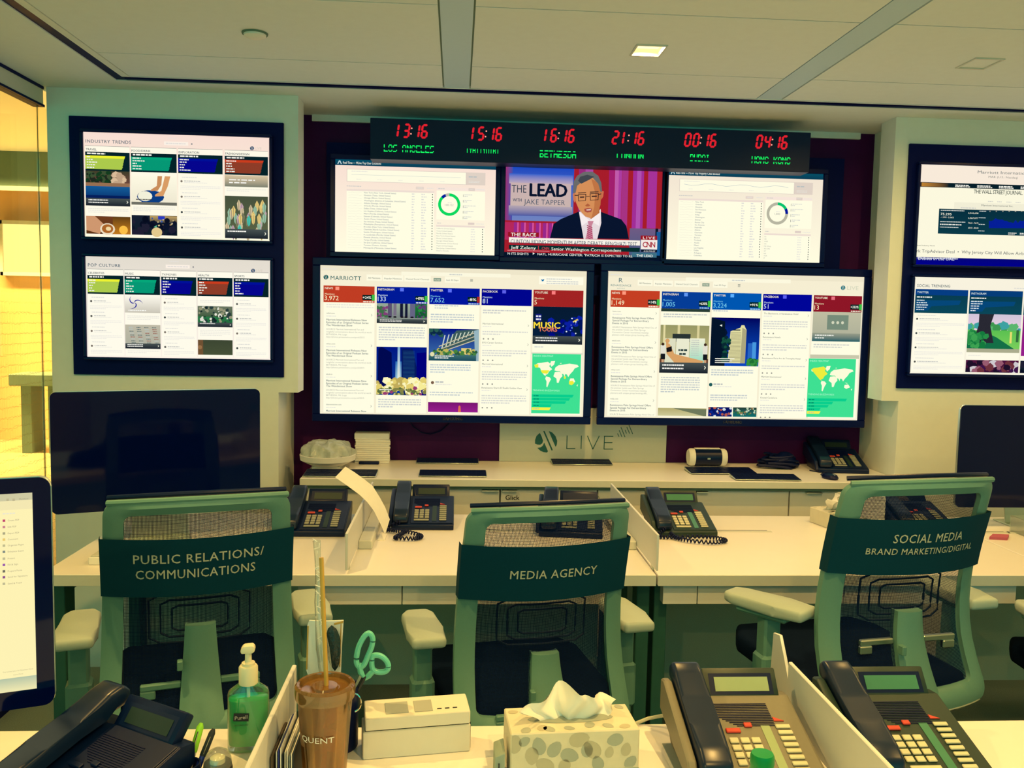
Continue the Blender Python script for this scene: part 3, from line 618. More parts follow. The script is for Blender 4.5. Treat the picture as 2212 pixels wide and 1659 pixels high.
        R(0, 0, 1, .45, (205, 195, 215), (235, 205, 225)); s.blobs(26, 0, .3, 1, .42, [(60, 150, 80), (90, 180, 110), (60, 160, 160)], .05, .1); R(0, .42, 1, .9, (90, 190, 80), (120, 205, 90)); P([(0, .9), (0, .5), (.3, .45), (.55, .6), (.9, .9)], (20, 110, 70)); P([(.2, .0), (.48, 0), (.42, .3), (.5, .75), (.1, .75), (.2, .3)], (40, 40, 50)); s.blobs(40, 0, .45, .35, .85, [(20, 120, 60), (40, 140, 70), (60, 160, 80)], .03, .07)
        R(0, .9, 1, 1, (170, 170, 140)); R(.8, .45, .84, .75, (230, 220, 110)); R(.92, .4, .97, .72, (50, 110, 60))
    elif kind == 'people': R(0, 0, 1, 1, (80, 20, 60), (60, 15, 50)); s.blobs(34, 0, .1, 1, 1, [(110, 50, 60), (60, 20, 70), (30, 15, 40), (150, 90, 110), (205, 200, 205)], .04, .09)
    s.win = old

# ---- the black wall-flush panels on both slabs
def flush_panel(x0, x1, z0, z1, label):
    e = empty('wall_surround', ((x0+x1)/2, 3.70, z0), 0, label, 'wall panel')
    B().box(x0, x1, 3.688, 3.6995, z0, z1, bev=.002).out('panel', M['slot'], e, True)
    return e
flush_panel(-1.570, -.718, 1.244, 2.287, 'black surround panel of two stacked screens on the left pier')
flush_panel(1.923, 2.92, 1.237, 2.288, 'black surround panel of two stacked screens on the right pier')
Y1 = 3.672
def shrink(px0, py0, px1, py1, y):
    a = at(px0, py0, y=y); b = at(px1, py1, y=y); return a.x, b.x, b.z, a.z
def hdr(s, title):
    s.R(0, 0, 1, 1, PK); s.R(0, .14, 1, 1, CR)
def trend(s, x0, x1, y, zoomy, title, cols, hcol, body):
    pass
BUZ = {'y': ((235, 240, 50), (170, 200, 75)), 't': ((5, 165, 120), (5, 150, 115)), 'b': ((0, 15, 150), (5, 5, 140)), 'r': ((200, 60, 30), (140, 60, 40))}
def buzz(s, u0, v0, u1, v1, k, title, n=5):
    H = v1-v0
    s.T(title, u0+.004, v0-.012, .020, (75, 90, 95), None, .012)
    s.R(u0, v0, u1, v1, (4, 34, 40)); s.words(u0+.01, v0+H*.05, u0+(u1-u0)*.45, H*.08, (225, 225, 205))
    a, b = BUZ[k]; w = u1-u0
    s.P([(u0, v0+H*.20), (u0+w*.9, v0+H*.20), (u0+w*.88, v0+H*.34), (u0, v0+H*.34)], a)
    e = [(u0, v0+H*.33)]; 
    for i in range(4): e += [(u0+w*(.88-.012*i), v0+H*(.33+.145*i)), (u0+w*(.86-.015*i), v0+H*(.33+.145*(i+1)))]
    s.P(e+[(u0, v0+H*.91)], b)
    for i in range(5): s.words(u0+.008, v0+H*(.24+.14*i), u0+w*random.uniform(.12, .3), H*.06, (225, 228, 205))
def feed(s, u0, v0, u1, v1, step=.14, av=True):
    v = v0
    while v < v1-.05:
        s.words(u0+.02, v, u0+.02+(u1-u0)*.35, .008, (190, 188, 175)); v += .035
        s.E(u0+.018, v+.008, .006, random.choice([(90, 90, 85), (120, 110, 100), (60, 70, 70)])); s.words(u0+.032, v, u0+(u1-u0)*.5, .008, (130, 132, 125)); s.words(u0+.032, v+.016, u0+(u1-u0)*.65, .006, (205, 200, 185)); v += .05
        for i in range(3):
            if v < v1: s.words(u0+.012, v, u1-.012, .006, (212, 206, 190), 1 if i < 2 else .5); v += .0145
        v += .02
def head(s, title, live=(205, 198, 185)):
    s.T(title, .012, .10, .030, (70, 95, 110), None, .012, 1.15)
    s.words(.45, .028, .5, .006, (205, 195, 185)); s.R(.43, .065, .56, .10, (250, 238, 225)); s.words(.44, .078, .55, .01, (190, 182, 172)); s.R(.575, .075, .583, .09, (150, 150, 150))
    circ_logo(s, .905, .105, .011, (40, 80, 110), PK); s.T('LIVE', .922, .118, .026, (215, 205, 190), .035)
# industry trends
e, s = tv('wall_screen', *shrink(180, 285, 582.5, 521, Y1), Y1, .012, 'upper screen on the left pier showing the page INDUSTRY TRENDS', .026, zoom=(0, 200, 2.5136))
s.R(0, 0, 1, 1, PK, CR); head(s, 'INDUSTRY TRENDS')
us = [.008, .252, .505, .757]; ue = [.245, .497, .745, .992]
for i, (t, k) in enumerate((('TRAVEL', 'y'), ('FOOD/DRINK', 't'), ('EXPLORATION', 'b'), ('FASHION/DESIGN', 'r'))):
    s.R(us[i], .13, ue[i], .985, (253, 248, 228)); s.R(us[i], .128, ue[i], .131, (90, 100, 105)); buzz(s, us[i], .185, ue[i], .365, k, t)
pic(s, (.008, .365, .245, .70), 'food'); s.para(.02, .725, .235, 3); pic(s, (.008, .80, .245, .97), 'coffee')
pic(s, (.252, .40, .497, .68), 'scale'); s.para(.262, .70, .487, 3); pic(s, (.252, .78, .497, .97), 'meeting')
feed(s, .505, .40, .745, .96)
pic(s, (.757, .37, .992, .48), 'strip'); s.para(.767, .50, .98, 2); pic(s, (.757, .57, .992, .98), 'leaves')
s.out('picture', e)
e, s = tv('wall_screen', *shrink(185, 553.5, 584.5, 777, Y1), Y1, .012, 'lower screen on the left pier showing the page POP CULTURE', .026)
s.R(0, 0, 1, 1, (225, 218, 205), (250, 240, 228)); head(s, 'POP CULTURE')
us = [.008, .207, .405, .602, .799]; ue = [.201, .398, .595, .792, .99]
for i, (t, k) in enumerate((('CELEBRITIES', 'y'), ('MUSIC', 't'), ('TV/MOVIES', 'b'), ('HEALTH', 'r'), ('SPORTS', 'b'))):
    s.R(us[i], .125, ue[i], .985, (253, 249, 232)); s.R(us[i], .123, ue[i], .126, (90, 100, 105)); buzz(s, us[i], .185, ue[i], .37, k, t)
feed(s, us[0], .40, ue[0], .96); feed(s, us[2], .40, ue[2], .96); feed(s, us[4], .40, ue[4], .96)
pic(s, (us[1], .37, ue[1], .55), 'swirl'); s.para(.22, .58, .39, 3); pic(s, (us[1], .67, ue[1], .91), 'doc'); s.para(.22, .93, .39, 2)
s.para(.615, .41, .78, 2); pic(s, (us[3], .47, ue[3], .68), 'sports'); s.para(.615, .71, .78, 4); pic(s, (us[3], .81, ue[3], .96), 'dark')
s.out('picture', e)
# right pier screens
a = at(1985, 355, y=Y1); b = at(1971, 571, y=Y1)
e, s = tv('wall_screen', 1.967, 2.715, b.z, a.z, Y1, .012, 'upper screen on the right pier with a newspaper stock page and news ticker', .026, zoom=(1890, 290, 2.91))
s.R(0, 0, 1, 1, (250, 246, 220)); s.R(0, 0, 1, .185, (246, 232, 215)); s.R(0, .175, 1, .222, (6, 30, 40)); s.R(.01, .18, .17, .217, (190, 130, 50), None, (20, 35, 40))
for k in range(6): s.words(.21+k*.13, .19, .29+k*.13, .011, (225, 225, 205)); s.words(.21+k*.13, .205, .30+k*.13, .009, (225, 225, 205))
s.TZ('Marriott International, Inc.', 645, 246, 1060, 18, (105, 115, 115)); s.TZ('MAR (U.S.: Nasdaq)', 713, 274, 897, 12, (120, 125, 120))
s.TZ('THE WALL STREET JOURNAL.', 620, 372, 928, 24, (60, 75, 70), .008, .9)
for k in range(9): s.words(.41+k*.055, .345, .44+k*.055, .008, (160, 160, 145))
s.R(.21, .365, .9, .46, (240, 236, 212)); s.TZ('Marriott International Inc.', 668, 452, 868, 11, (90, 100, 100)); s.words(.25, .415, .34, .01, (150, 150, 140)); s.words(.62, .445, .75, .008, (160, 160, 150))
q = s.RZ(403, 468, 1180, 645, (6, 46, 62), (10, 58, 72))
s.TZ('75.295', 412, 508, 480, 14, (240, 240, 220), .01); s.TZ('-1.595 -2.08%', 412, 526, 495, 9, (235, 235, 215)); s.words(q[0]+.01, q[1]+.012, q[0]+.15, .007, (205, 210, 195)); s.words(q[0]+.01, q[1]+.125, q[0]+.16, .007, (205, 210, 195)); s.words(q[0]+.01, q[1]+.15, q[0]+.14, .012, (225, 225, 205)); s.words(q[0]+.01, q[1]+.18, q[0]+.12, .007, (205, 210, 195))
for i, t in enumerate(('4,044,608', '2,067,077', '74.63 - 76.79', '63.93 - 85.00')): s.TZ(t, 584, 500+i*31, 584+65, 9, (235, 235, 215), .01); s.words(q[0]+.24, q[1]+.01+i*.066, q[0]+.28, .007, (190, 200, 190))
pts = [s.z(715, 590)]
for k in range(41): x = 715+k*14; pts.append(s.z(x, 552-10*sin(k*.5)-random.uniform(0, 18)+(12 if k > 12 else 0)))
pts.append(s.z(715+40*14, 592)); s.P(pts, (5, 30, 150))
for k in range(8): s.TZ(['1D', '5D', '1M', '3M', '6M', '1Y', '2Y', '5Y'][k], 718+k*40, 488, 726+k*40, 6, (225, 225, 205))
for k in range(8): s.words(q[0]+.42+k*.07, q[3]-.028, q[0]+.47+k*.07, .008, (225, 225, 205)); s.words(q[0]+.42+k*.07, q[3]-.012, q[0]+.46+k*.07, .006, (205, 205, 190))
s.TZ('Hotel Industry News', 258, 702, 376, 8, (70, 75, 80)); s.TZ('ark TripAdvisor Deal  \u2022  Why Jersey City Will Allow Airbnb', 247, 742, 962, 19, (80, 90, 95))
s.R(0, .925, 1, 1, (5, 5, 120), (0, 0, 140)); s.TZ('n Debuts in the UAE', 247, 788, 498, 18, (220, 225, 240)); s.words(.01, .93, .25, .01, (190, 195, 220))
s.out('picture', e)
a = at(1977, 598, y=Y1); b = at(1964, 806, y=Y1)
e, s = tv('wall_screen', 1.967, 2.715, b.z, a.z, Y1, .012, 'lower screen on the right pier showing the page SOCIAL TRENDING', .026, zoom=(1890, 290, 2.91))
s.R(0, 0, 1, 1, (246, 240, 220)); s.TZ('SOCIAL TRENDING', 265, 959, 472, 17, (70, 95, 105), .012, 1.1)
s.words(.6, .09, .8, .01, (190, 188, 172)); s.R(.83, .08, .84, .1, (150, 150, 150))
for i, (x0, x1, t, c1) in enumerate(((.01, .325, 'TWITTER', (5, 60, 130)), (.335, .655, 'INSTAGRAM', (5, 60, 120)), (.665, .98, 'YOUTUBE', (140, 30, 40)))):
    s.R(x0, .13, x1, .985, (253, 249, 228)); s.R(x0, .125, x1, .185, c1); s.R(x0, .185, x1, .37, (8, 60, 80), (10, 70, 88)); s.T(t, x0+.01, .168, .020, (205, 225, 225), None, .015); s.words(x0+.01, .2, x0+.1, .012, (225, 225, 205))
    s.P([(x0+.005, .24), (x1-.04, .235), (x1-.05, .28), (x0+.1, .3), (x0+.08, .345), (x0+.005, .35)], (5, 70, 120))
    for k in range(5): s.words(x0+.01, .235+k*.024, x0+random.uniform(.04, .09), .01, (190, 215, 220))
feed(s, .01, .39, .325, .95); pic(s, (.335, .37, .655, .77), 'park'); s.para(.345, .80, .5, 1); pic(s, (.335, .85, .655, .98), 'people'); pic(s, (.665, .37, .98, .8), 'sunset'); pic(s, (.665, .85, .98, .98), 'meeting')
s.out('picture', e)

# ---- screens on the red wall
mt = empty('screen_mount', (.59, 4.05, 1.75), 0, 'dark steel mounting frame behind the row of three upper screens', 'wall mount')
B().box(-.589, 1.776, 3.995, 4.0495, 1.62, 2.272).out('back_panel', M['slot'], mt, True)
def analytics(s, title, names, donut, left):
    s.R(0, 0, 1, 1, PK if left else (240, 226, 208), CR)
    s.R(0, 0, 1, .062, (6, 78, 100), (8, 60, 85)); s.P([(.012, .05), (.022, .012), (.03, .012), (.04, .05), (.034, .05), (.026, .022), (.018, .05)], (190, 215, 220)); s.T(title, .047, .045, .024, (232, 234, 220), .235 if left else .28, .012)
    s.R(.07, .10, .815, .235, (215, 200, 190)); s.R(.073, .104, .812, .231, (253, 250, 224)); s.R(.815, .10, .935, .235, (222, 208, 195))
    if left: s.R(.1, .158, .78, .160, (150, 170, 185))
    else:
        pts = [(.1+k*.045, .155+.012*sin(k*1.3)) for k in range(16)]; s.P(pts+[(x, y+.003) for x, y in pts[::-1]], (150, 170, 185))
    s.words(.1, .12, .2, .007, GR); [s.words(.13+k*.13, .205, .16+k*.13, .006, GR) for k in range(5)]; s.words(.83, .14, .88, .014, DG); s.words(.83, .19, .9, .006, GR); s.words(.83, .205, .9, .006, GR)
    s.words(.07, .28, .16, .008, (150, 150, 140)); s.R(.50, .27, .55, .30, (228, 212, 200)); s.words(.51, .28, .54, .007, GR); s.words(.57, .28, .61, .007, GR)
    s.R(.07, .315, .615, .335, (236, 220, 208)); s.R(.07, .335, .615, .99, (254, 251, 224))
    n = len(names)
    for i, t in enumerate(names):
        v = .358+i*.0285
        s.T(t, .178, v, .0155, (120, 135, 150), None, .004); s.words(.475, v-.012, .475+random.uniform(.01, .022), .011, (185, 182, 172)); s.words(.535, v-.012, .535+random.uniform(.015, .035), .011, (185, 182, 172)); s.R(.602, v-.013, .607, v-.001, (40, 60, 70))
        pts = [(.08+k*.012, v-.006+random.uniform(-.005, .005)) for k in range(8)]; s.P(pts+[(x, y+.0015) for x, y in pts[::-1]], (215, 212, 200))
    s.R(.63, .27, .935, .30, (246, 228, 216)); s.words(.64, .28, .68, .008, (150, 150, 140)); s.R(.83, .27, .87, .30, (222, 206, 196)); s.words(.835, .28, .86, .007, GR); s.words(.88, .28, .93, .007, GR)
    s.R(.63, .305, .935, .62, (254, 251, 224))
    for a0, a1, c in donut: s.ring(.71, .455, .052, .070, a0*2*pi, a1*2*pi, c)
    s.words(.70, .43, .725, .008, GR); s.T('168,152' if left else '1,883', .71, .47, .022, (170, 170, 165), None, 0, 1, .5)
    for k in range(5): s.R(.797, .34+k*.06, .799, .368+k*.06, (20, 60, 90)); s.words(.805, .34+k*.06, .85+random.uniform(0, .03), .008, (160, 165, 160)); s.words(.805, .357+k*.06, .825, .008, (150, 155, 150))
    s.words(.635, .655, .66, .008, (150, 150, 140)); s.R(.83, .645, .87, .67, (222, 206, 196)); s.words(.88, .655, .93, .007, GR)
    s.R(.63, .68, .935, .70, (236, 220, 208)); s.R(.63, .70, .935, .99, (254, 251, 224))
    for k, t in enumerate(['California (United States)', 'Texas (United States)', 'Florida (United States)', 'New York (United States)', 'Illinois (United States)', 'Georgia (United States)', 'Massachusetts (United States)', 'Virginia (United States)', 'New Jersey (United States)', 'Ontario (Canada)'] if left else ['US', 'UK', 'AND', 'CA', 'MX (Mex)', 'AE (UA)', 'GT', 'NZ', 'THA', 'IT']):
        v = .725+k*.027; s.T(t, .632, v, .0135, (160, 165, 160), None, .003); s.words(.848, v-.01, .875, .010, GR); s.R(.92, v-.012, .925, v, (60, 75, 85))
Y2 = 3.93
sx = shrink(725, 344, 1070, 553, Y2)
e, s = tv('wall_screen', -.541, .163, 1.786, 2.188, Y2, .022, 'left of the three upper screens, user locations with a green ring chart', zoom=(640, 230, 3.687))
analytics(s, 'Real-Time \u2014 MLive Top User Locations', ['New York (New York, United States)', 'Houston (Texas, United States)', 'Chicago (Illinois, United States)', 'Washington (District of Columbia, United States)', 'Atlanta (Georgia, United States)', 'Orlando (Florida, United States)', 'Dallas (Texas, United States)', 'Los Angeles (California, United States)', 'Miami (Florida, United States)', 'Denver (Colorado, United States)', 'Austin (Texas, United States)', 'San Antonio (Texas, United States)', 'Philadelphia (Pennsylvania, United States)', 'Brooklyn (New York, United States)', 'Charlotte (North Carolina, United States)', 'Seattle (Washington, United States)', 'Ft. Lauderdale (Florida, United States)', 'Phoenix (Arizona, United States)', 'Tampa (Florida, United States)', 'San Jose (California, United States)', 'Toronto (Ontario, Canada)', 'Minneapolis (Minnesota, United States)'],
          [(0, .87, (10, 215, 95)), (.87, .94, (0, 30, 150)), (.94, 1, (190, 188, 175))], True)
s.out('picture', e)
e, s = tv('wall_screen', .940, 1.651, 1.788, 2.188, Y2, .022, 'right of the three upper screens, booked cities with a grey ring chart')
analytics(s, 'Real-Time \u2014 MLive Top Property Cities Booked', ['New York', 'Orlando', 'Houston', 'San Francisco', 'Chicago', 'Irving', 'Washington', 'Denver', 'Kansas City', 'San Antonio', 'Nashville', 'Atlanta', 'Charlotte', 'Toronto', 'Boston', 'Portland', 'Austin', 'Miami', 'Los Angeles', 'Dallas', 'Arlington', 'Columbus'],
          [(0, .17, (5, 195, 110)), (.17, .255, (0, 20, 150)), (.255, 1, (182, 180, 160))], False)
s.out('picture', e)
# news broadcast
e, s = tv('wall_screen', .207, .911, 1.781, 2.183, Y2, .022, 'middle upper screen on the red wall showing a news anchor and headline banner', zoom=(1060, 230, 4.608))
s.RZ(150, 595, 1700, 1510, (165, 28, 42))
for x, wd, c in ((880, 50, (150, 40, 120)), (945, 60, (170, 70, 160)), (1180, 40, (160, 30, 110)), (1250, 40, (170, 60, 160)), (1310, 45, (165, 50, 130)), (1420, 90, (160, 45, 150)), (1570, 70, (165, 50, 150)), (1240, 20, (190, 90, 170)), (1460, 24, (175, 80, 175))):
    a, b = s.z(x, 610), s.z(x+wd, 1215); s.R(a[0], 0, b[0], b[1], c)
a, b = s.z(150, 600), s.z(818, 1150); s.R(0, 0, b[0], b[1], (20, 70, 190), (110, 130, 190)); s.R(0, 0, .045, b[1], (150, 50, 110), (150, 60, 110), (60, 80, 170))
a = s.z(200, 720); c = s.z(780, 1010); s.R(a[0]-.01, a[1]-.06, c[0]+.02, a[1]+.05, (45, 95, 200), (190, 170, 185)); s.R(a[0], a[1]+.04, c[0]+.01, c[1]-.01, (200, 175, 175), (200, 178, 172)); s.R(a[0]-.01, c[1]-.01, c[0]+.02, c[1]+.1, (180, 165, 175), (70, 85, 160))
s.TZ('THE', 207, 855, 355, 75, (25, 50, 70), -.004); s.TZ('LEAD', 390, 890, 757, 122, (8, 20, 45), .045); s.TZ('WITH', 220, 944, 307, 30, (15, 60, 90), .015); s.TZ('JAKE TAPPER', 330, 972, 738, 50, (40, 70, 95), -.006, 1.05)
a = s.z(150, 1150); c = s.z(625, 1320)
s.R(0, a[1], c[0], c[1]+.02, (180, 40, 90))
for x in (230, 300, 380, 450, 520, 575): u = s.z(x, 1200)[0]; s.R(u, a[1], u+.02, c[1]+.02, (150, 40, 140)); s.R(u+.022, a[1], u+.03, c[1]+.02, (215, 90, 170))
s.R(.80, s.z(1500, 1215)[1], 1, 1, (110, 90, 130), (60, 90, 130)); s.RZ(1640, 1215, 1665, 1290, (10, 20, 40)); s.R(.975, .68, 1, 1, (20, 90, 150))
Zp = lambda L: [s.z(*p) for p in L]
s.P(Zp([(590, 1310), (625, 1170), (700, 1120), (880, 1045), (1100, 1050), (1300, 1125), (1350, 1190), (1375, 1320)]), (8, 20, 45))
s.P(Zp([(878, 1048), (1095, 1030), (1100, 1160), (1060, 1320), (925, 1320), (900, 1180)]), (228, 215, 218))
s.P(Zp([(878, 1048), (985, 1135), (905, 1190)]), (245, 235, 235)); s.P(Zp([(1095, 1020), (985, 1135), (1080, 1190)]), (245, 235, 235))
s.P(Zp([(965, 1140), (1025, 1140), (1005, 1190), (1020, 1320), (942, 1320), (975, 1190)]), (200, 130, 150))
for k in range(7): s.P(Zp([(958+k, 1180+k*20), (1012, 1205+k*20), (1012, 1212+k*20), (956+k, 1188+k*20)]), (165, 50, 90))
s.P(Zp([(905, 960), (1085, 950), (1082, 1060), (1000, 1120), (905, 1060)]), (180, 105, 60))
s.P(Zp([(838, 860), (850, 760), (900, 700), (1010, 690), (1080, 740), (1098, 860), (1092, 980), (1060, 1070), (1000, 1115), (940, 1095), (880, 1030), (850, 960)]), (212, 142, 88))
s.P(Zp([(1000, 720), (1080, 760), (1098, 860), (1092, 980), (1060, 1070), (1000, 1115), (1030, 1000), (1040, 860)]), (190, 115, 68))
s.P(Zp([(816, 870), (838, 860), (850, 930), (838, 960), (822, 930)]), (200, 120, 80)); s.P(Zp([(1098, 840), (1126, 845), (1118, 900), (1098, 930)]), (200, 110, 75))
s.P(Zp([(818, 860), (825, 750), (860, 690), (930, 650), (1010, 648), (1070, 690), (1100, 760), (1108, 850), (1092, 850), (1070, 770), (1010, 705), (960, 715), (890, 765), (860, 790), (845, 860)]), (105, 105, 105))
s.P(Zp([(890, 700), (960, 680), (1030, 700), (980, 730), (900, 770), (870, 740)]), (65, 70, 78))
for x0, x1, y in ((868, 950, 905), (985, 1075, 897)):
    for L in ([(x0, y-30), (x1, y-34), (x1, y-28), (x0, y-23)], [(x0, y+34), (x1-6, y+30), (x1-6, y+35), (x0+4, y+39)], [(x0, y-28), (x0+7, y-28), (x0+10, y+36), (x0+4, y+36)], [(x1-7, y-30), (x1, y-30), (x1-4, y+34), (x1-10, y+34)]): s.P(Zp(L), (50, 35, 35))
    s.P(Zp([(x0+18, y-8), (x1-18, y-10), (x1-20, y+4), (x0+20, y+6)]), (70, 45, 40)); s.P(Zp([(x0, y-48), (x1, y-52), (x1-4, y-43), (x0+4, y-38)]), (80, 55, 45))
s.P(Zp([(835, 880), (868, 882), (868, 890), (835, 890)]), (50, 35, 35)); s.P(Zp([(1075, 872), (1100, 866), (1100, 874), (1075, 880)]), (50, 35, 35)); s.P(Zp([(950, 895), (985, 892), (985, 898), (950, 901)]), (50, 35, 35))
s.P(Zp([(940, 985), (965, 965), (990, 985), (975, 996), (950, 996)]), (175, 95, 60)); s.P(Zp([(930, 1020), (970, 1012), (1008, 1018), (1000, 1050), (960, 1056), (935, 1045)]), (165, 75, 65)); s.P(Zp([(950, 1026), (1000, 1022), (992, 1034), (955, 1036)]), (235, 215, 205))
s.RZ(172, 1248, 478, 1300, (150, 20, 35)); s.TZ('THE RACE', 200, 1290, 450, 33, (240, 232, 225), .02)
q = s.RZ(182, 1302, 1485, 1385, (246, 240, 228)); s.TZ('CLINTON RIDING MOMENTUM AFTER DEBATE, BENGHAZI TEST', 198, 1362, 1455, 40, (55, 75, 95), .002)
q = s.RZ(182, 1376, 1482, 1450, (5, 45, 45)); s.TZ('Jeff Zeleny', 200, 1417, 450, 30, (235, 235, 220), .008); s.RZ(472, 1390, 478, 1425, (200, 60, 70)); s.TZ('CNN', 508, 1424, 580, 26, (190, 70, 80), .02); s.TZ('Senior Washington Correspondent', 603, 1432, 1298, 30, (235, 235, 220), .008)
s.R(.02, s.z(182, 1428)[1], s.z(585, 1428)[0], s.z(182, 1436)[1], (205, 120, 130))
s.R(0, s.z(150, 1448)[1], 1, 1, (4, 20, 40)); s.TZ('N ITS SIGHTS', 168, 1474, 376, 22, (230, 232, 225), .015); s.P(Zp([(418, 1452), (440, 1464), (418, 1476)]), (230, 232, 225)); s.TZ('NATL. HURRICANE CENTER: "PATRICIA IS EXPECTED TO RE', 465, 1480, 1410, 22, (230, 232, 225), .015)
s.RZ(1492, 1284, 1655, 1330, (150, 20, 35)); s.TZ('LIVE', 1515, 1319, 1635, 24, (240, 225, 220), .02, 1.3); s.RZ(1495, 1326, 1655, 1425, (240, 232, 225)); s.TZ('CNN', 1512, 1400, 1635, 52, (170, 40, 60), .03, .85); s.RZ(1495, 1425, 1655, 1452, (10, 20, 40)); s.TZ('4:15 PM ET', 1520, 1447, 1637, 14, (230, 230, 225), .015)
s.RZ(1405, 1452, 1650, 1505, (60, 110, 130)); s.TZ('THE LEAD', 1450, 1497, 1612, 25, (235, 235, 225), .018)
s.out('picture', e)

# ---- two large televisions
Y3 = 3.90
def dash(s, brand, cols, heads):
    s.R(0, 0, 1, 1, (244, 236, 208)); s.R(0, 0, 1, .035, (236, 228, 200)); s.R(.30, .03, .71, .055, (250, 246, 220)); s.words(.48, .04, .53, .006, (140, 150, 145)); s.words(.01, .02, .06, .006, GR)
e, s = tv('television', -.600, .576, 1.070, 1.724, Y3, .034, 'large television at the left whose dashboard is headed MARRIOTT', .07, zoom=(670, 560, 3.568), logo='SAMSUNG')
dash(s, 0, 0, 0)
circ_logo(s, *s.z(122, 138), .009, (10, 90, 90), (244, 236, 208)); s.TZ('MARRIOTT', 158, 158, 393, 30, (10, 95, 95), .004, 1.08)
def topbar(s, y, x0, labels, seld=True):
    for t, a, b in labels:
        u0, v = s.z(a, y); u1, _ = s.z(b, y)
        s.R(u0-.006, v-.028, u1+.006, v+.012, (252, 248, 222)); s.T(t, u0, v, .0105, (130, 140, 132) if t[0] != 'A' else (90, 105, 100), u1-u0, .005)
topbar(s, 150, 0, [('All Mentions', 447, 541)]); topbar(s, 154, 0, [('Popular Mentions', 572, 706)]); topbar(s, 158, 0, [('Owned Social Channels', 738, 917)]); topbar(s, 166, 0, [('Last 30 Days', 1050, 1142)])
u, v = s.z(980, 158); s.R(u-.014, v-.011, u+.014, v+.011, (140, 160, 140)); s.T('FILTER', u-.01, v+.006, .010, (232, 232, 205), .02, .005)
u, v = s.z(1244, 163)
for k in (-1, 0, 1): s.R(u-.005, v+k*.007-.0015, u+.005, v+k*.007+.0015, (90, 110, 110))
u, v = s.z(1765, 132); u2, v2 = s.z(2105, 200); s.R(u, v, u2, v2, (253, 249, 226)); bu, bv = s.z(1793, 163)
def bird(s, u, v, r, c):
    a = s.W/s.H; s.E(u, v, r*.62, c, .8); s.E(u+r*.5, v-r*.4*a, r*.38, c); s.P([(u-r, v-r*.8*a), (u, v-r*.2*a), (u-.2*r, v+.3*r*a), (u-r, v)], c); s.P([(u+.7*r, v-.5*r*a), (u+1.15*r, v-.4*r*a), (u+.7*r, v-.2*r*a)], c); s.P([(u-r, v+.6*r*a), (u, v+.2*r*a), (u+.2*r, v+.6*r*a)], c)
bird(s, bu, bv, .006, (5, 110, 170)); s.words(bu+.014, bv-.014, u2-.045, .007, (150, 160, 155)); s.words(bu+.014, bv+.002, u2-.02, .007, (150, 160, 155)); s.words(bu+.014, bv+.016, u2-.02, .007, (150, 160, 155))
def tile(s, x0, y0, x1, y1, name, num, c, delta=None, dc=(60, 190, 70), light=(250, 235, 190)):
    a = s.z(x0, y0); b = s.z(x1, y1); u0, v0, u1, v1 = a[0], a[1], b[0], b[1]; H = v1-v0
    s.R(u0, v0, u1, v1, c); s.T(name, u0+.005, v0+H*.22, .0135, (240, 232, 205), None, .02); nx = u0+.008+len(name)*.0085
    s.R(nx+.002, v0+H*.06, nx+.016, v0+H*.26, tuple(min(255, q+90) for q in c))
    s.T('Mentions', u0+.005, v0+H*.56, .012, light, None, .003); s.T(num, u0+.004, v0+H*.88, .030, light, None, .003)
    if delta:
        s.R(u1-.045, v0+H*.52, u1-.008, v0+H*.83, (4, 36, 36)); s.T(delta, u1-.0445+.001, v0+H*.75, .017, (250, 250, 235), .031, .02); s.R(u1-.010, v0+H*.50, u1+.001, v0+H*.86, dc); s.words(u1-.042, v0+H*.9, u1-.004, .007, light)
    return u0, v1, u1
def column(s, u0, u1, v0): s.R(u0, v0, u1, .99, (254, 251, 224))
T5 = [(105, 202, 497, 338, 'NEWS', '3,972', (190, 60, 35), '+24%'), (515, 211, 903, 346, 'INSTAGRAM', '133', (0, 25, 150), '+478%'), (920, 219, 1305, 354, 'TWITTER', '7,652', (0, 20, 155), '-8%'), (1322, 227, 1705, 362, 'FACEBOOK', '81', (0, 5, 140), None), (1721, 235, 2102, 371, 'YOUTUBE', '5', (160, 35, 35), None)]
C5 = []
for t in T5:
    a = s.z(t[0], t[1]); b = s.z(t[2], t[3]); C5.append((a[0], b[0], b[1])); column(s, a[0], b[0], a[1])
def news(s, u0, u1, v, lines, src, n, step):
    for i in range(n):
        if v > .98: break
        s.T(src[i % len(src)], u0+.01, v, .010, (120, 130, 125), None, .003); s.words(u0+.01, v+.012, u0+.045, .006, GR); s.P([(u1-.012, v-.004), (u1-.008, v+.004), (u1-.012, v+.012), (u1-.013, v+.011), (u1-.0095, v+.004), (u1-.013, v-.003)], (120, 130, 125))
        for k, t in enumerate(lines[:3]):
            if v+.045+k*.0185 < .99: s.T(t, u0+.01, v+.045+k*.0185, .0125, (60, 90, 100), None, .008)
        for k, t in enumerate(lines[3:]):
            if v+.108+k*.0175 < .99: s.T(t, u0+.01, v+.108+k*.0175, .0105, (165, 168, 155), None, 0)
        v += step
def fbfeed(s, u0, u1, v, heads):
    for i, t in enumerate(heads):
        if v > .95: break
        s.T(t, u0+.006, v, .011, (110, 120, 118), None, .004); s.words(u0+.006, v+.01, u0+.04, .006, GR); s.P([(u1-.012, v-.004), (u1-.008, v+.004), (u1-.012, v+.012), (u1-.013, v+.011), (u1-.0095, v+.004), (u1-.013, v-.003)], (120, 130, 125))
        n = random.choice([2, 3, 4]); s.para(u0+.006, v+.045, u1-.012, n, (170, 172, 160), .0075); v += .045+n*.017+.015
        for k in range(3): s.E(u0+.01+k*.018, v+.004, .003, (150, 150, 140))
        v += .035
u0, u1, v = C5[0]
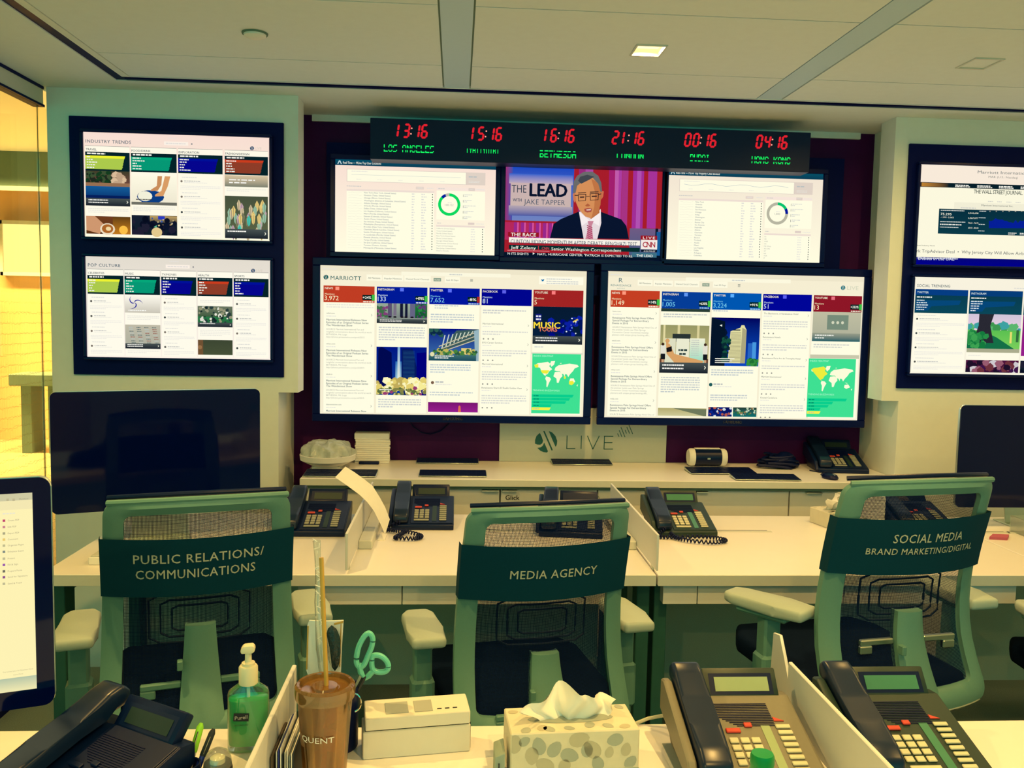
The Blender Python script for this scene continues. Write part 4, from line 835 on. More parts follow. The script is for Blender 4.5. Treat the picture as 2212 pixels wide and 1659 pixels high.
s.words(u0+.01, v+.012, u1-.01, .007, GR); s.words(u0+.01, v+.028, u1-.002, .007, GR)
news(s, u0, u1, v+.078, ['Marriott International Releases New', 'Episodes of an Original Podcast Series', 'The Wandernaut Show', 'SOURCE Marriott International Fun and', 'insightful conversations about the world at work', 'BETHESDA, Md. Logo', 'http://photos.prnewswire.com/prnh/2015'], ['wbal.com', 'whec.com', 'abc6.tv', 'tbsnewsnow.com'], 4, .206)
u0, u1, v = C5[1]; z = s.z
pic(s, (u0, v, u1, z(700, 495)[1]), 'legs'); s.para(u0+.008, z(530, 520)[1], u1-.008, 6, (150, 160, 155), .008); pic(s, (u0, z(515, 673)[1], u1, z(897, 1050)[1]), 'towers'); s.para(u0+.008, z(530, 1075)[1], u1-.02, 4, (150, 160, 155), .008)
u0, u1, v = C5[2]
s.para(u0+.02, v+.005, u1-.08, 2, (120, 150, 160)); s.para(u0+.006, z(930, 420)[1], u1-.02, 4, (130, 150, 155), .008); pic(s, (u0, z(918, 533)[1], u1, z(1297, 786)[1]), 'bridge'); s.para(u0+.006, z(930, 808)[1], u1-.03, 4, (130, 155, 165), .008)
s.E(*z(943, 950), .006, (120, 90, 70)); s.words(z(965, 940)[0], z(965, 940)[1], z(1030, 940)[0], .009, (110, 120, 118)); s.words(z(965, 960)[0], z(965, 960)[1], z(1090, 940)[0], .006, GR); s.para(u0+.006, z(930, 1020)[1], u1-.02, 2, (140, 160, 160), .008); pic(s, (u0, z(914, 1100)[1], u1, z(1290, 1180)[1]), 'sunset')
u0, u1, v = C5[3]; s.para(u0+.006, v+.03, u1-.02, 2, (150, 155, 148), .008); fbfeed(s, u0, u1, v+.13, ['Marriott International', 'BYU Career Services', 'Marriott International', 'Renaissance Sharm El Sheikh Golden View'])
u0, u1, v = C5[4]; pic(s, (u0, v, u1, z(1715, 652)[1]), 'music'); s.para(u0+.008, z(1725, 670)[1], u1-.08, 1, (170, 175, 165), .008); s.R(u0-.004, z(1715, 716)[1], u1+.004, z(1715, 732)[1], (225, 222, 200))
def heat(s, x0, y0, x1, y1, hot, ty, bars):
    a = s.z(x0, y0); b = s.z(x1, y1); s.R(a[0], a[1], b[0], b[1], (62, 222, 145)); s.T('INDEX HEATMAP', a[0]+.005, a[1]+.022, .012, (170, 245, 205), None, .01)
    worldmap(s, (a[0]+.008, a[1]+.045, b[0]-.006, a[1]+(b[1]-a[1])*.60), hot); t = s.z(x0, ty); s.T('TRENDING BUZZWORDS', a[0]+.004, t[1], .011, (170, 245, 205), None, .006)
    w = b[0]-a[0]; v = t[1]+.022
    for k, f in enumerate(bars):
        s.P([(a[0]+.002, v), (a[0]+w*f, v), (a[0]+w*(f-.03), v+.019), (a[0]+.002, v+.019)], (10, 205, 140) if k < 4 else (245, 240, 70)); s.words(a[0]+.008, v+.006, a[0]+.03, .007, (5, 140, 100) if k < 4 else (150, 150, 40)); v += .0225
heat(s, 1712, 726, 2075, 1190, 1, 1015, [.87, .8, .72, .42, .40])
for t in T5: tile(s, *t, **({'dc': (170, 40, 40), 'light': (120, 200, 235)} if t[4] == 'TWITTER' else {'light': (200, 220, 240)} if t[4] in ('INSTAGRAM', 'FACEBOOK') else {}))
s.out('picture', e)
e, s = tv('television', .672, 1.850, 1.070, 1.727, Y3-.004, .034, 'large television at the right whose dashboard is headed RENAISSANCE', .07, zoom=(1280, 560, 3.568), logo='SAMSUNG')
dash(s, 1, 0, 0)
s.TZ('R', 203, 178, 232, 34, (40, 100, 110), -.005); s.TZ('RENAISSANCE', 140, 207, 298, 15, (60, 125, 130), .0, 1.1); s.TZ('HOTELS', 190, 228, 248, 8, (100, 150, 150), 0, 1.2)
topbar(s, 190, 0, [('All Mentions', 359, 450)]); topbar(s, 194, 0, [('Popular Mentions', 482, 607)]); topbar(s, 197, 0, [('Owned Social Channels', 642, 810)]); topbar(s, 205, 0, [('Last 30 Days', 940, 1028)])
u, v = s.z(873, 197); s.R(u-.014, v-.011, u+.014, v+.011, (140, 160, 140)); s.T('FILTER', u-.01, v+.006, .010, (232, 232, 205), .02, .005)
u, v = s.z(1129, 203)
for k in (-1, 0, 1): s.R(u-.005, v+k*.007-.0015, u+.005, v+k*.007+.0015, (90, 110, 110))
circ_logo(s, *s.z(1930, 220), .009, (40, 120, 130), (244, 236, 208)); s.TZ('LIVE', 1962, 236, 2048, 30, (200, 205, 180), -.01)
T6 = [(140, 238, 513, 374, 'NEWS', '1,149', (195, 62, 35), '+14%'), (533, 248, 905, 386, 'INSTAGRAM', '1,005', (5, 60, 150), '+630%'), (924, 257, 1294, 395, 'TWITTER', '3,224', (0, 85, 175), '+91%'), (1313, 267, 1682, 403, 'FACEBOOK', '51', (0, 5, 150), None), (1703, 277, 2068, 411, 'YOUTUBE', '13', (140, 22, 38), '+333%')]
C6 = []
for t in T6:
    a = s.z(t[0], t[1]); b = s.z(t[2], t[3]); C6.append((a[0], b[0], b[1])); column(s, a[0], b[0], a[1])
z = s.z; u0, u1, v = C6[0]
news(s, u0, u1, v+.035, ['Renaissance Palm Springs Hotel Offers', 'Special Package For Extraordinary', 'Events in 2016', 'SOURCE Renaissance Palm Springs Hotel One of', 'the premier hotels near Palm Springs', 'Convention Center incentivizes meeting', 'planners with unique group booking offe...'], ['kxxv.com', 'wtsd.com', 'wbcy.com', 'wsfa.com'], 4, .2)
u0, u1, v = C6[1]; s.R(u0, v, u1, v+.02, (40, 60, 50)); s.para(u0+.01, v+.035, u1-.01, 2, (140, 150, 145), .008); pic(s, (u0, z(520, 505)[1], u1, z(870, 880)[1]), 'spa'); s.para(u0+.008, z(510, 905)[1], u1-.03, 7, (140, 155, 150), .008); pic(s, (u0, z(490, 1145)[1], u1, .985), 'room')
u0, u1, v = C6[2]; s.para(u0+.006, v+.005, u1-.08, 1, (120, 140, 150)); pic(s, (u0, z(915, 448)[1], u1, z(1265, 826)[1]), 'hotel'); s.para(u0+.006, z(905, 848)[1], u1-.02, 3, (130, 150, 155), .008); s.E(*z(909, 966), .007, (30, 90, 90)); s.words(z(930, 957)[0], z(930, 957)[1], z(1003, 957)[0], .009, (110, 120, 118)); s.words(z(930, 977)[0], z(930, 977)[1], z(1070, 957)[0], .006, GR); s.para(u0+.006, z(895, 1042)[1], u1-.04, 3, (140, 155, 155), .008)
m = (u0+u1)/2; pic(s, (u0, z(880, 1138)[1], m-.002, .985), 'crowd1'); pic(s, (m+.002, z(880, 1138)[1], u1, .985), 'pool')
u0, u1, v = C6[3]; fbfeed(s, u0, u1, v+.025, ['The Blackstone, A Renaissance Hotel', 'Renaissance Hotels', 'Renaissance Paris Arc de Triomphe Hotel', 'Marriott International', 'Krystal Candelaria', 'Marriott'])
u0, u1, v = C6[4]; pic(s, (u0, v, u1, z(1680, 630)[1]), 'dots'); s.para(u0+.008, z(1690, 652)[1], u1-.04, 2, (160, 165, 150), .008); s.R(u0-.004, z(1670, 733)[1], u1, z(1670, 762)[1], (200, 198, 170))
heat(s, 1664, 764, 2005, 1218, 2, 1046, [.85, .56, .47, .3, .30])
for t in T6: tile(s, *t, **({'light': (110, 200, 235)} if t[4] in ('TWITTER', 'INSTAGRAM') else {'light': (200, 215, 240)} if t[4] == 'FACEBOOK' else {}))
s.out('picture', e)

# ------------------------------------------------------------------ world clock
YC = 3.80
ck = empty('world_clock', (.577, YC+.05, 2.172), 0, 'long black world clock with red digital times over green city names', 'clock')
B().box(-.378, 1.533, YC, YC+.10, 2.172, 2.343, bev=.002).out('housing', M['clockbox'], ck, True)
[B().box(q, q+.04, YC+.1, 3.99, 2.22, 2.30).out('bracket', M['black'], ck, True) for q in (-.30, 1.40)]
SEG = {'0': 'abcdef', '1': 'bc', '2': 'abged', '3': 'abgcd', '4': 'fgbc', '5': 'afgcd', '6': 'afgcde'}
def digit(b, ch, x, z, w, h, t, one_left=False):
    def bar(x0, z0, x1, z1):
        d = Vector((x1-x0, 0, z1-z0)).normalized(); n = Vector((-d.z, 0, d.x))*t/2
        A = Vector((x0, 0, z0)); C = Vector((x1, 0, z1))
        pts = [A+d*t*.1, A+d*t*.5+n, C-d*t*.5+n, C-d*t*.1, C-d*t*.5-n, A+d*t*.5-n]
        sk = .13
        b.prism([(x+p.x+(p.z)*sk, z+p.z) for p in pts], YC-.0022, YC-.0006, 'y')
    S_ = {'a': (0, h, w, h), 'b': (w, h, w, h/2), 'c': (w, h/2, w, 0), 'd': (0, 0, w, 0), 'e': (0, 0, 0, h/2), 'f': (0, h/2, 0, h), 'g': (0, h/2, w, h/2)}
    for q in SEG[ch]: bar(*S_[q])
FONT = {'L': '10000 10000 10000 10000 10000 10000 11111', 'O': '01110 10001 10001 10001 10001 10001 01110', 'S': '01111 10000 10000 01110 00001 00001 11110', 'A': '01110 10001 10001 11111 10001 10001 10001', 'N': '10001 11001 10101 10101 10011 10001 10001', 'G': '01110 10001 10000 10111 10001 10001 01110', 'E': '11111 10000 10000 11110 10000 10000 11111',
        'D': '11110 10001 10001 10001 10001 10001 11110', 'T': '11111 00100 00100 00100 00100 00100 00100', 'R': '11110 10001 10001 11110 10100 10010 10001', 'I': '01110 00100 00100 00100 00100 00100 01110', 'B': '11110 10001 10001 11110 10001 10001 11110', 'H': '10001 10001 10001 11111 10001 10001 10001', 'U': '10001 10001 10001 10001 10001 10001 01110', 'K': '10001 10010 10100 11000 10100 10010 10001', ' ': '00000 '*7,
        '1': '00100 '*7, 'Y': '10001 10001 01010 00100 00100 00100 00100'}
ents = [('13:16', 'LOS ANGELES', (0, 1, 2, 5, 6), 888, 283, 884, 322), ('15:16', 'IYHIIYUIBI', (2, 3, 4, 5), 1049, 289, 1043, 326), ('16:16', 'BETHESDA', (0, 3, 4, 5, 6), 1206, 293, 1206, 334), ('21:16', 'LONDON', (2, 3, 4, 5), 1357, 298, 1362, 337), ('00:16', 'DUBAI', (0, 1, 2, 6), 1513, 303, 1512, 342), ('04:16', 'HONG KONG', (0, 1, 2, 5, 6), 1667, 307, 1666, 347)]
for tm, city, rws, px, py, qx, qy in ents:
    c = at(px, py, y=YC); H = .052; W = .021
    X = c.x-.069; Z = c.z-H/2
    for i, ch in enumerate(tm):
        if ch == ':': continue
        xo = [0, .036, 0, .088, .112][i]
        if tm == '21:16' and i == 1: xo = .024
        if ch == '1' and i in (0, 3): xo -= .010
        td = B(); digit(td, ch, X+xo, Z, W, H, .0085); td.out('digit', M['led_red'], ck, True)['kind'] = 'stuff'
    for dz in (.014, .037): B().lathe([(0, 0), (.0032, 0), (.0032, .0012), (0, .0012)], (X+.067+dz*.13, YC-.002, Z+dz), 8, 'y').out('colon_dot', M['led_hot'], ck, True)
    g = at(qx, qy, y=YC); b = B(); n = len(city); cw = .0195 if len(city) > 6 else .0175; cw = {'IYHIIYUIBI': .0145, 'BETHESDA': .0200, 'LONDON': .0200}.get(city, cw); x0 = g.x-n*cw/2; ph = .0043
    for i, ch in enumerate(city):
        rowsb = FONT.get(ch, FONT['I']).split() or ['00000']*7
        for r in rws:
            for k in range(5):
                if rowsb[r][k] == '1' if len(rowsb) == 7 else False:
                    xx = x0+i*cw+k*cw/6.0; zz = g.z+.016-r*ph
                    b.box(xx, xx+cw/6.0*1.05, YC-.0016, YC-.0005, zz-ph*.95, zz)
    b.out('city_name', M['led_green'], ck, True)['kind'] = 'stuff'
#@@PART3
# ==================================================================== FURNITURE
# credenza: continuous worktop, cabinet units below with recessed joints
ZT = .84
wt = empty('worktop', (.62, 3.82, ZT-.03), 0, 'long pale worktop along the red wall carrying keyboards and phones', 'worktop')
B().box(-.632, 1.937, 3.575, 4.049, ZT-.03, ZT, bev=.003).out('top', M['white'], wt, True)
B().box(-.631, 1.936, 3.5738, 3.5748, ZT-.0285, ZT-.0015).out('edge_shade', M['edge'], wt, True)  # darker strip: the worktop front's shade put into its colour
B().box(-.62, 1.935, 3.592, 4.04, ZT-.043, ZT-.031).out('shadow_rail', M['gap'], wt, True)
xs = [-.625, -.221, .192, .604, 1.018, 1.433, 1.934]
CL = ['cabinet at the left end of the row below the worktop', 'second cabinet from the left below the worktop, a metal pull at its right corner', 'cabinet labelled Glick below the worktop', 'cabinet right of the one with the hanging keys, below the worktop', 'fifth cabinet from the left below the worktop, a pull at its left corner', 'cabinet at the right end of the row below the worktop']
for i, (a, b) in enumerate(zip(xs, xs[1:])):
    e = empty('cabinet', ((a+b)/2, 3.83, 0), 0, CL[i], 'cabinet', 'cabinets below the worktop')
    B().box(a+.002, b-.002, 3.63, 4.04, .06, ZT-.045).out('carcass', M['drawer'], e, True)
    B().box(a+.003, b-.003, 3.608, 3.629, .40, ZT-.047, bev=.0015).out('drawer', M['drawer'], e, True)
    B().box(a+.003, b-.003, 3.608, 3.629, .07, .395, bev=.0015).out('door', M['drawer'], e, True)
    B().box(a+.01, b-.01, 3.66, 4.0, .0, .0595).out('plinth', M['gap'], e, True)
    pl = {1: (.115, .186), 2: (.200, .262), 4: (.945, 1.075), 0: (-.45, -.38), 5: (1.50, 1.57)}.get(i)
    if pl: B().box(max(a+.006, pl[0]), min(b-.006, pl[1]), 3.588, 3.6075, ZT-.053, ZT-.0475).out('pull', M['steel'], e, True)
    if i == 2:
        c = at(1107, 1080, y=3.606)
        text_mesh('name_label', 'Glick', lambda x, z: (c.x+x, 3.6068, c.z+z), M['ink'], e, True, h=.0195, bold=.012)
k = empty('key_ring', (.597, 3.60, .72), 0, 'keys hanging on a ring from a cabinet lock below the worktop', 'keys')
B().lathe([(0, 0), (.008, 0), (.008, .012), (0, .012)], (.597, 3.5955, .775), 12, 'y').out('lock', M['chrome'], k, True)
B().tube([(.598+.012*sin(t), 3.59, .758+.015*cos(t)) for t in [i*pi/6 for i in range(12)]], .0015, 6, True).out('ring', M['chrome'], k, True)
B().box(.596, .608, 3.587, 3.590, .705, .745, bev=.001).out('key', M['chrome'], k, True)
B().box(.583, .594, 3.584, 3.5865, .712, .744, bev=.001).out('key', M['steel'], k, True)

# ---- desks
def desk(x0, x1, y0, y1, label, aprons, xpanel=True, ends=(True, True)):
    e = empty('desk', ((x0+x1)/2, (y0+y1)/2, 0), 0, label, 'desk', 'white desks')
    B().box(x0, x1, y0, y1, .705, .74, bev=.002).out('top', M['white'], e, True)
    B().box(x0+.001, x1-.001, y0-.0012, y0-.0002, .7065, .7385).out('edge_shade', M['edge'], e, True)  # shaded tone of the front edge, painted as a thin darker strip
    for a, b in aprons: B().box(a+.0015, b-.0015, y0+.02, y0+.38, .642, .7045, bev=.001).out('drawer', M['drawer'], e, True)
    if xpanel: B().box(x0+.05, x1-.05, y1-.07, y1-.05, .085, .69).out('modesty_panel', M['fabric'], e, True)
    for q, on in zip((x0+.005, x1-.045), ends):
        if on:
            B().box(q, q+.04, y0+.06, y0+.13, 0, .704, bev=.002).box(q, q+.04, y1-.13, y1-.051, 0, .704, bev=.002).box(q, q+.04, y0+.13, y1-.13, .66, .704).out('leg', M['leg'], e, True)
    return e
d1 = desk(-1.205, .619, 2.575, 3.375, 'white middle desk holding two black phones behind the two left chairs', [(-.465, -.153), (-.153, .50)])
d2 = desk(.624, 1.93, 2.575, 3.375, 'white desk with the charcoal phone and a tissue box, behind the right chair', [(.585+.06, .754), (.754, 1.22), (1.22, 1.78)], True, (True, False))
d3 = desk(1.935, 3.2, 2.575, 3.375, 'white desk at the right edge of the picture with a pink notepad', [(2.3, 2.9)], True, (False, True))
for e_, x0, x1 in ((d1, .05, .295), (d2, .962, 1.164), (d3, 1.975, 2.08), (d3, 2.095, 2.15)):
    B().box(x0, x1, 3.127, 3.133, .7402, .7412).out('cable_slot', M['ink'], e_, True)
    B().box(x0-.01, x1+.012, 3.108, 3.1255, .7402, .7416).out('slot_cover', M['edge'], e_, True)
nd = empty('desk', (.2, 1.2, 0), 0, 'white desk nearest the camera along the bottom of the picture', 'desk', 'white desks')
B().box(-1.9+.3, .666, .75, 1.607, .705, .74, bev=.002).out('top', M['white'], nd, True)
B().box(.669, 2.2, .75, 1.607, .705, .74, bev=.002).out('top', M['white'], nd, True)
for q in (-1.5, .62, 2.1): B().box(q, q+.04, .82, .9, 0, .704).box(q, q+.04, 1.46, 1.54, 0, .704).box(q, q+.04, .9, 1.46, .66, .704).out('leg', M['leg'], nd, True)
# ---- dividers standing across the desks
def divider(x, y0, y1, label, brk=True, side=-1):
    e = empty('desk_divider', (x, (y0+y1)/2, .74), 0, label, 'divider', 'white desk dividers')
    B().box(x-.004, x+.004, y0, y1, .752, .865, bev=.0015).out('panel', M['divider'], e, True)
    if brk: B().box(*sorted((x+side*.05, x+side*.0045)), y0+.28, y1-.05, .7402, .77, bev=.003).out('bracket', M['edge'], e, True)
    B().box(x-.003, x+.003, y0+.05, y0+.07, .7402, .7525).box(x-.003, x+.003, y1-.07, y1-.05, .7402, .7525).out('foot', M['steel'], e, True)
    return e
divider(.621, 2.578, 3.385, 'white divider between the middle desk and the desk with the charcoal phone')
divider(-.318, 2.578, 3.385, 'white divider standing between the two black phones on the middle desk', True, 1)
divider(1.625, 3.16, 3.37, 'short white divider seen through the mesh of the SOCIAL MEDIA chair', False)
divider(-.292, .85, 1.60, 'white divider beside the green hand sanitizer on the near desk', False)
divider(.652, .85, 1.60, 'white divider between the grey and the black phone on the near desk', False)
pc = empty('divider_end_plate', (.667, 1.66, .74), 0, 'thin pale plate standing up behind the divider beside the grey phone', 'plate')
B().prism([(1.608, .74), (1.62, .79), (1.66, .845), (1.69, .884), (1.725, .876), (1.735, .76), (1.70, .68), (1.608, .68)], .664, .670, 'x', bev=.001).out('plate', M['divider'], pc, True)

# ---- keyboards
def keyboard(x, y, z, rz, label, wd=.285, dp=.115, group='dark keyboards'):
    e = empty('keyboard', (x, y, z), rz, label, 'keyboard', group)
    b = B(); b.prism([(-dp/2, .003), (-dp/2, .006), (dp/2, .014), (dp/2, .003)], -wd/2, wd/2, 'x', bev=.0015).out('case', M['alu'], e)
    b = B(); n = 14; rws = 5; kw = (wd-.008)/n; kd = (dp-.010)/rws
    for r in range(rws):
        yy = -dp/2+.005+r*kd; zz = .0062+.008*(yy+dp/2)/dp
        c0 = 0
        while c0 < n:
            L = 5 if (r == 0 and c0 == 4) else 1
            b.box(-wd/2+.004+c0*kw+.0007, -wd/2+.004+(c0+L)*kw-.0007, yy+.0007, yy+kd-.0007, zz, zz+.0032); c0 += L
    o = b.out('keys', M['black'], e); o['kind'] = 'stuff'
    b = B(); b.prism([(-dp/2+.002, .0062), (dp/2-.002, .0140), (dp/2-.002, .0146), (-dp/2+.002, .0068)], -wd/2+.002, wd/2-.002, 'x').out('plate', M['black'], e)
    b = B(); b.box(-wd/2+.01, wd/2-.01, dp/2-.02, dp/2-.01, 0, .0029).box(-wd/2+.01, wd/2-.01, -dp/2+.01, -dp/2+.02, 0, .0029).out('foot', M['black'], e)
    return e
keyboard(-.475, 3.655, ZT+.0003, 0, 'dark keyboard at the left end of the worktop, in front of the plates', .30, .12)
keyboard(-.007, 3.668, ZT+.0003, 0, 'dark keyboard in the front row, second from the left on the worktop', .285, .10)
keyboard(-.033, 3.985, ZT+.0003, 0, 'dark keyboard at the wall, behind the second keyboard on the worktop', .285, .09)
keyboard(.587, 3.985, ZT+.0003, 0, 'dark keyboard lying in front of the LIVE sign', .28, .10)
keyboard(1.335, 3.64, ZT+.0003, -.03, 'dark keyboard at the front edge of the worktop, right of the speaker', .285, .10)
keyboard(1.185, 3.79, ZT+.0003, .0, 'dark keyboard lying in front of the cylindrical speaker', .30, .12)
# ---- LIVE sign
sg = empty('live_sign', (.60, 4.04, ZT), 0, 'pale board with a round emblem and the word LIVE leaning on the red wall', 'sign')
B().box(.207, .996, 4.035, 4.0475, ZT+.0005, 1.095).out('board', M['signwhite'], sg, True)
YS = 4.0344
def sgp(zx, zy): p = at(1120+zx/7.373, 900+zy/7.373, y=YS); return (p.x, p.z)
def flat(name, polys, m, par, y=YS):
    V = []; F = []
    for P_ in polys:
        b = len(V); V += [(p[0], y, p[1]) for p in P_]
        for t in tessellate_polygon([[Vector((p[0], p[1], 0)) for p in P_]]): F.append(tuple(b+i for i in t))
    me = bpy.data.meshes.new(name); me.from_pydata(V, [], F); me.update(); return link(name, me, m, par, True)
flat('emblem', [[sgp(*p) for p in L] for L in (
    [(340, 258), (370, 320), (392, 385), (380, 425), (345, 448), (300, 445), (262, 430), (264, 370), (285, 310)],
    [(410, 412), (440, 480), (470, 552), (455, 572), (400, 565), (350, 545), (300, 498), (350, 490), (385, 465)],
    [(395, 235), (405, 226), (418, 232), (545, 525), (535, 545), (524, 535)],
    [(483, 228), (540, 255), (590, 310), (617, 385), (612, 440), (595, 480), (585, 470), (530, 345)])], M['signink'], sg)
def stroke(a, b, wd):
    a = Vector((*sgp(*a), 0)); b = Vector((*sgp(*b), 0)); d = (b-a).normalized(); n = Vector((-d.y, d.x, 0))*wd/2
    return [tuple((a+n)[:2]), tuple((b+n)[:2]), tuple((b-n)[:2]), tuple((a-n)[:2])]
L_ = [((775, 300), (768, 515)), ((762, 508), (905, 508)), ((1003, 302), (996, 515)), ((1098, 304), (1185, 520)), ((1288, 306), (1183, 520)), ((1370, 308), (1362, 520)), ((1362, 313), (1510, 315)), ((1366, 414), (1496, 414)), ((1360, 517), (1505, 517))]
flat('lettering', [stroke(a, b, .0040) for a, b in L_], M['signink'], sg)
flat('sound_bars', [stroke(a, b, .0035) for a, b in [((1577, 268), (1602, 320)), ((1605, 218), (1647, 322)), ((1632, 168), (1697, 326)), ((1697, 210), (1720, 268)), ((1725, 165), (1770, 270)), ((1760, 135), (1820, 278))]], M['signink'], sg)

# ---- speaker on the worktop
sp = empty('speaker', (1.178, 4.0-.04, ZT), 0, 'small cylindrical speaker with white end rings on the worktop', 'speaker')
sp.location = (1.170, 3.955, ZT)
r_ = .040
B().lathe([(0, -.070), (r_*.93, -.070), (r_*.95, .070), (0, .070)], (0, 0, r_+.002), 28, 'x').out('grille', M['pblack'], sp)
for s_ in (-1, 1): B().lathe([(r_*.70, s_*.088), (r_*.86, s_*.089), (r_, s_*.082), (r_*1.02, s_*.074), (r_, s_*.062), (r_*.9, s_*.061), (r_*.7, s_*.07)], (0, 0, r_+.002), 28, 'x').out('end_ring', M['paper'], sp)
for s_ in (-1, 1): B().lathe([(0, s_*.080), (r_*.7, s_*.078), (r_*.7, s_*.072), (0, s_*.0715)], (0, 0, r_+.002), 24, 'x').out('driver', M['black'], sp)
B().box(-.060, .060, -.012, .012, .0775+.002, .085, bev=.002).out('top_bar', M['paper'], sp)
B().box(-.008, .006, -r_-.0005, -r_+.004, .037, .045, bev=.001).out('badge', M['alu'], sp)
# ---- paper plates and wrapped napkins
pt = empty('paper_plates', (-.551, 3.845, ZT+.018), 0, 'stack of white paper plates wrapped in clear crumpled film', 'plates')
pt.location = (-.553, 3.82, ZT)
B().lathe([(0, .0), (.075, .0), (.118, .022), (.121, .045), (.115, .046), (.08, .030), (0, .028)], (0, 0, .017), 36).out('plate_stack', M['paper'], pt)
b = B()
def fl(u, v):
    t = 2*pi*u; r = .112*cos(v*pi/2)**.45 if v < 1 else 0; n = 1+.07*sin(t*9+v*5)+.05*sin(t*17)
    return Vector((r*n*cos(t), r*n*sin(t)*.9, .055+.062*sin(v*pi/2)+.008*sin(t*5+v*9)))
b.grid(fl, 60, 8).out('film', M['film'] if 'film' in M else M.setdefault('film', mat('crumpled_film', (.55, .62, .58), .25, alpha=.75, noise=.25, nscale=60, bump=.8)), pt, ang=60)
B().box(-.06, .06, -.06, .06, 0.0005, .0165).out('tray', M['edge'], pt)
nk = empty('napkin_stack', (-.375, 3.99, ZT), .05, 'tall stack of white napkins beside the paper plates', 'napkins')
zz = .0005
for i in range(13):
    h = random.uniform(.008, .011); a = random.uniform(-.05, .05); dx = random.uniform(-.004, .004)
    if i == 12: h = .028
    B().box(-.078+dx, .078+dx, -.04, .04, zz, zz+h-.0006, bev=.002, rot=Matrix.Rotation(a, 3, 'Z')).out('napkin', M['paper'], nk); zz += h
cl = empty('black_clip_tray', (-.385, 3.925, ZT), 0, 'small black tray lying in front of the napkin stack', 'tray')
B().box(-.045, .045, -.012, .012, 0.0003, .014, bev=.004, seg=2).out('tray', M['black'], cl)
# dark things at the right end of the worktop
bg = empty('cable_heap', (1.50, 3.93, ZT), 0, 'heap of black cables and headset on the worktop right of the speaker', 'cables')
for q in range(5):
    c_ = [(.09*cos(t*1.0+q)*(1-.1*q)+.02*sin(3*t+q), .055*sin(t*1.0+q)*(1-.06*q), .010+.012*q+.006*sin(2*t+q)) for t in [i*2*pi/26 for i in range(26)]]
    B().tube(c_, .007, 7, True).out('cable_loop', M['black'], bg)
B().lathe([(0, 0), (.045, 0), (.055, .02), (.05, .05), (.02, .072), (0, .075)], (.03, .0, .001), 20, sy=.8).out('earpiece', M['black'], bg)
ms = empty('mouse', (1.63, 3.66, ZT), .2, 'black computer mouse on the worktop in front of the black phone', 'mouse')
B().lathe([(0, 0), (.026, 0), (.029, .008), (.024, .018), (.012, .024), (0, .025)], (0, 0, .0005), 20, sy=1.6).out('body', M['black'], ms)
B().box(-.002, .002, -.035, -.012, .018, .0245, bev=.0008).out('wheel', M['alu'], ms)
B().tube([(0, .04, .006), (.01, .08, .004), (.05, .12, .004), (.02, .18, .004)], .002, 6).out('cord', M['black'], ms)

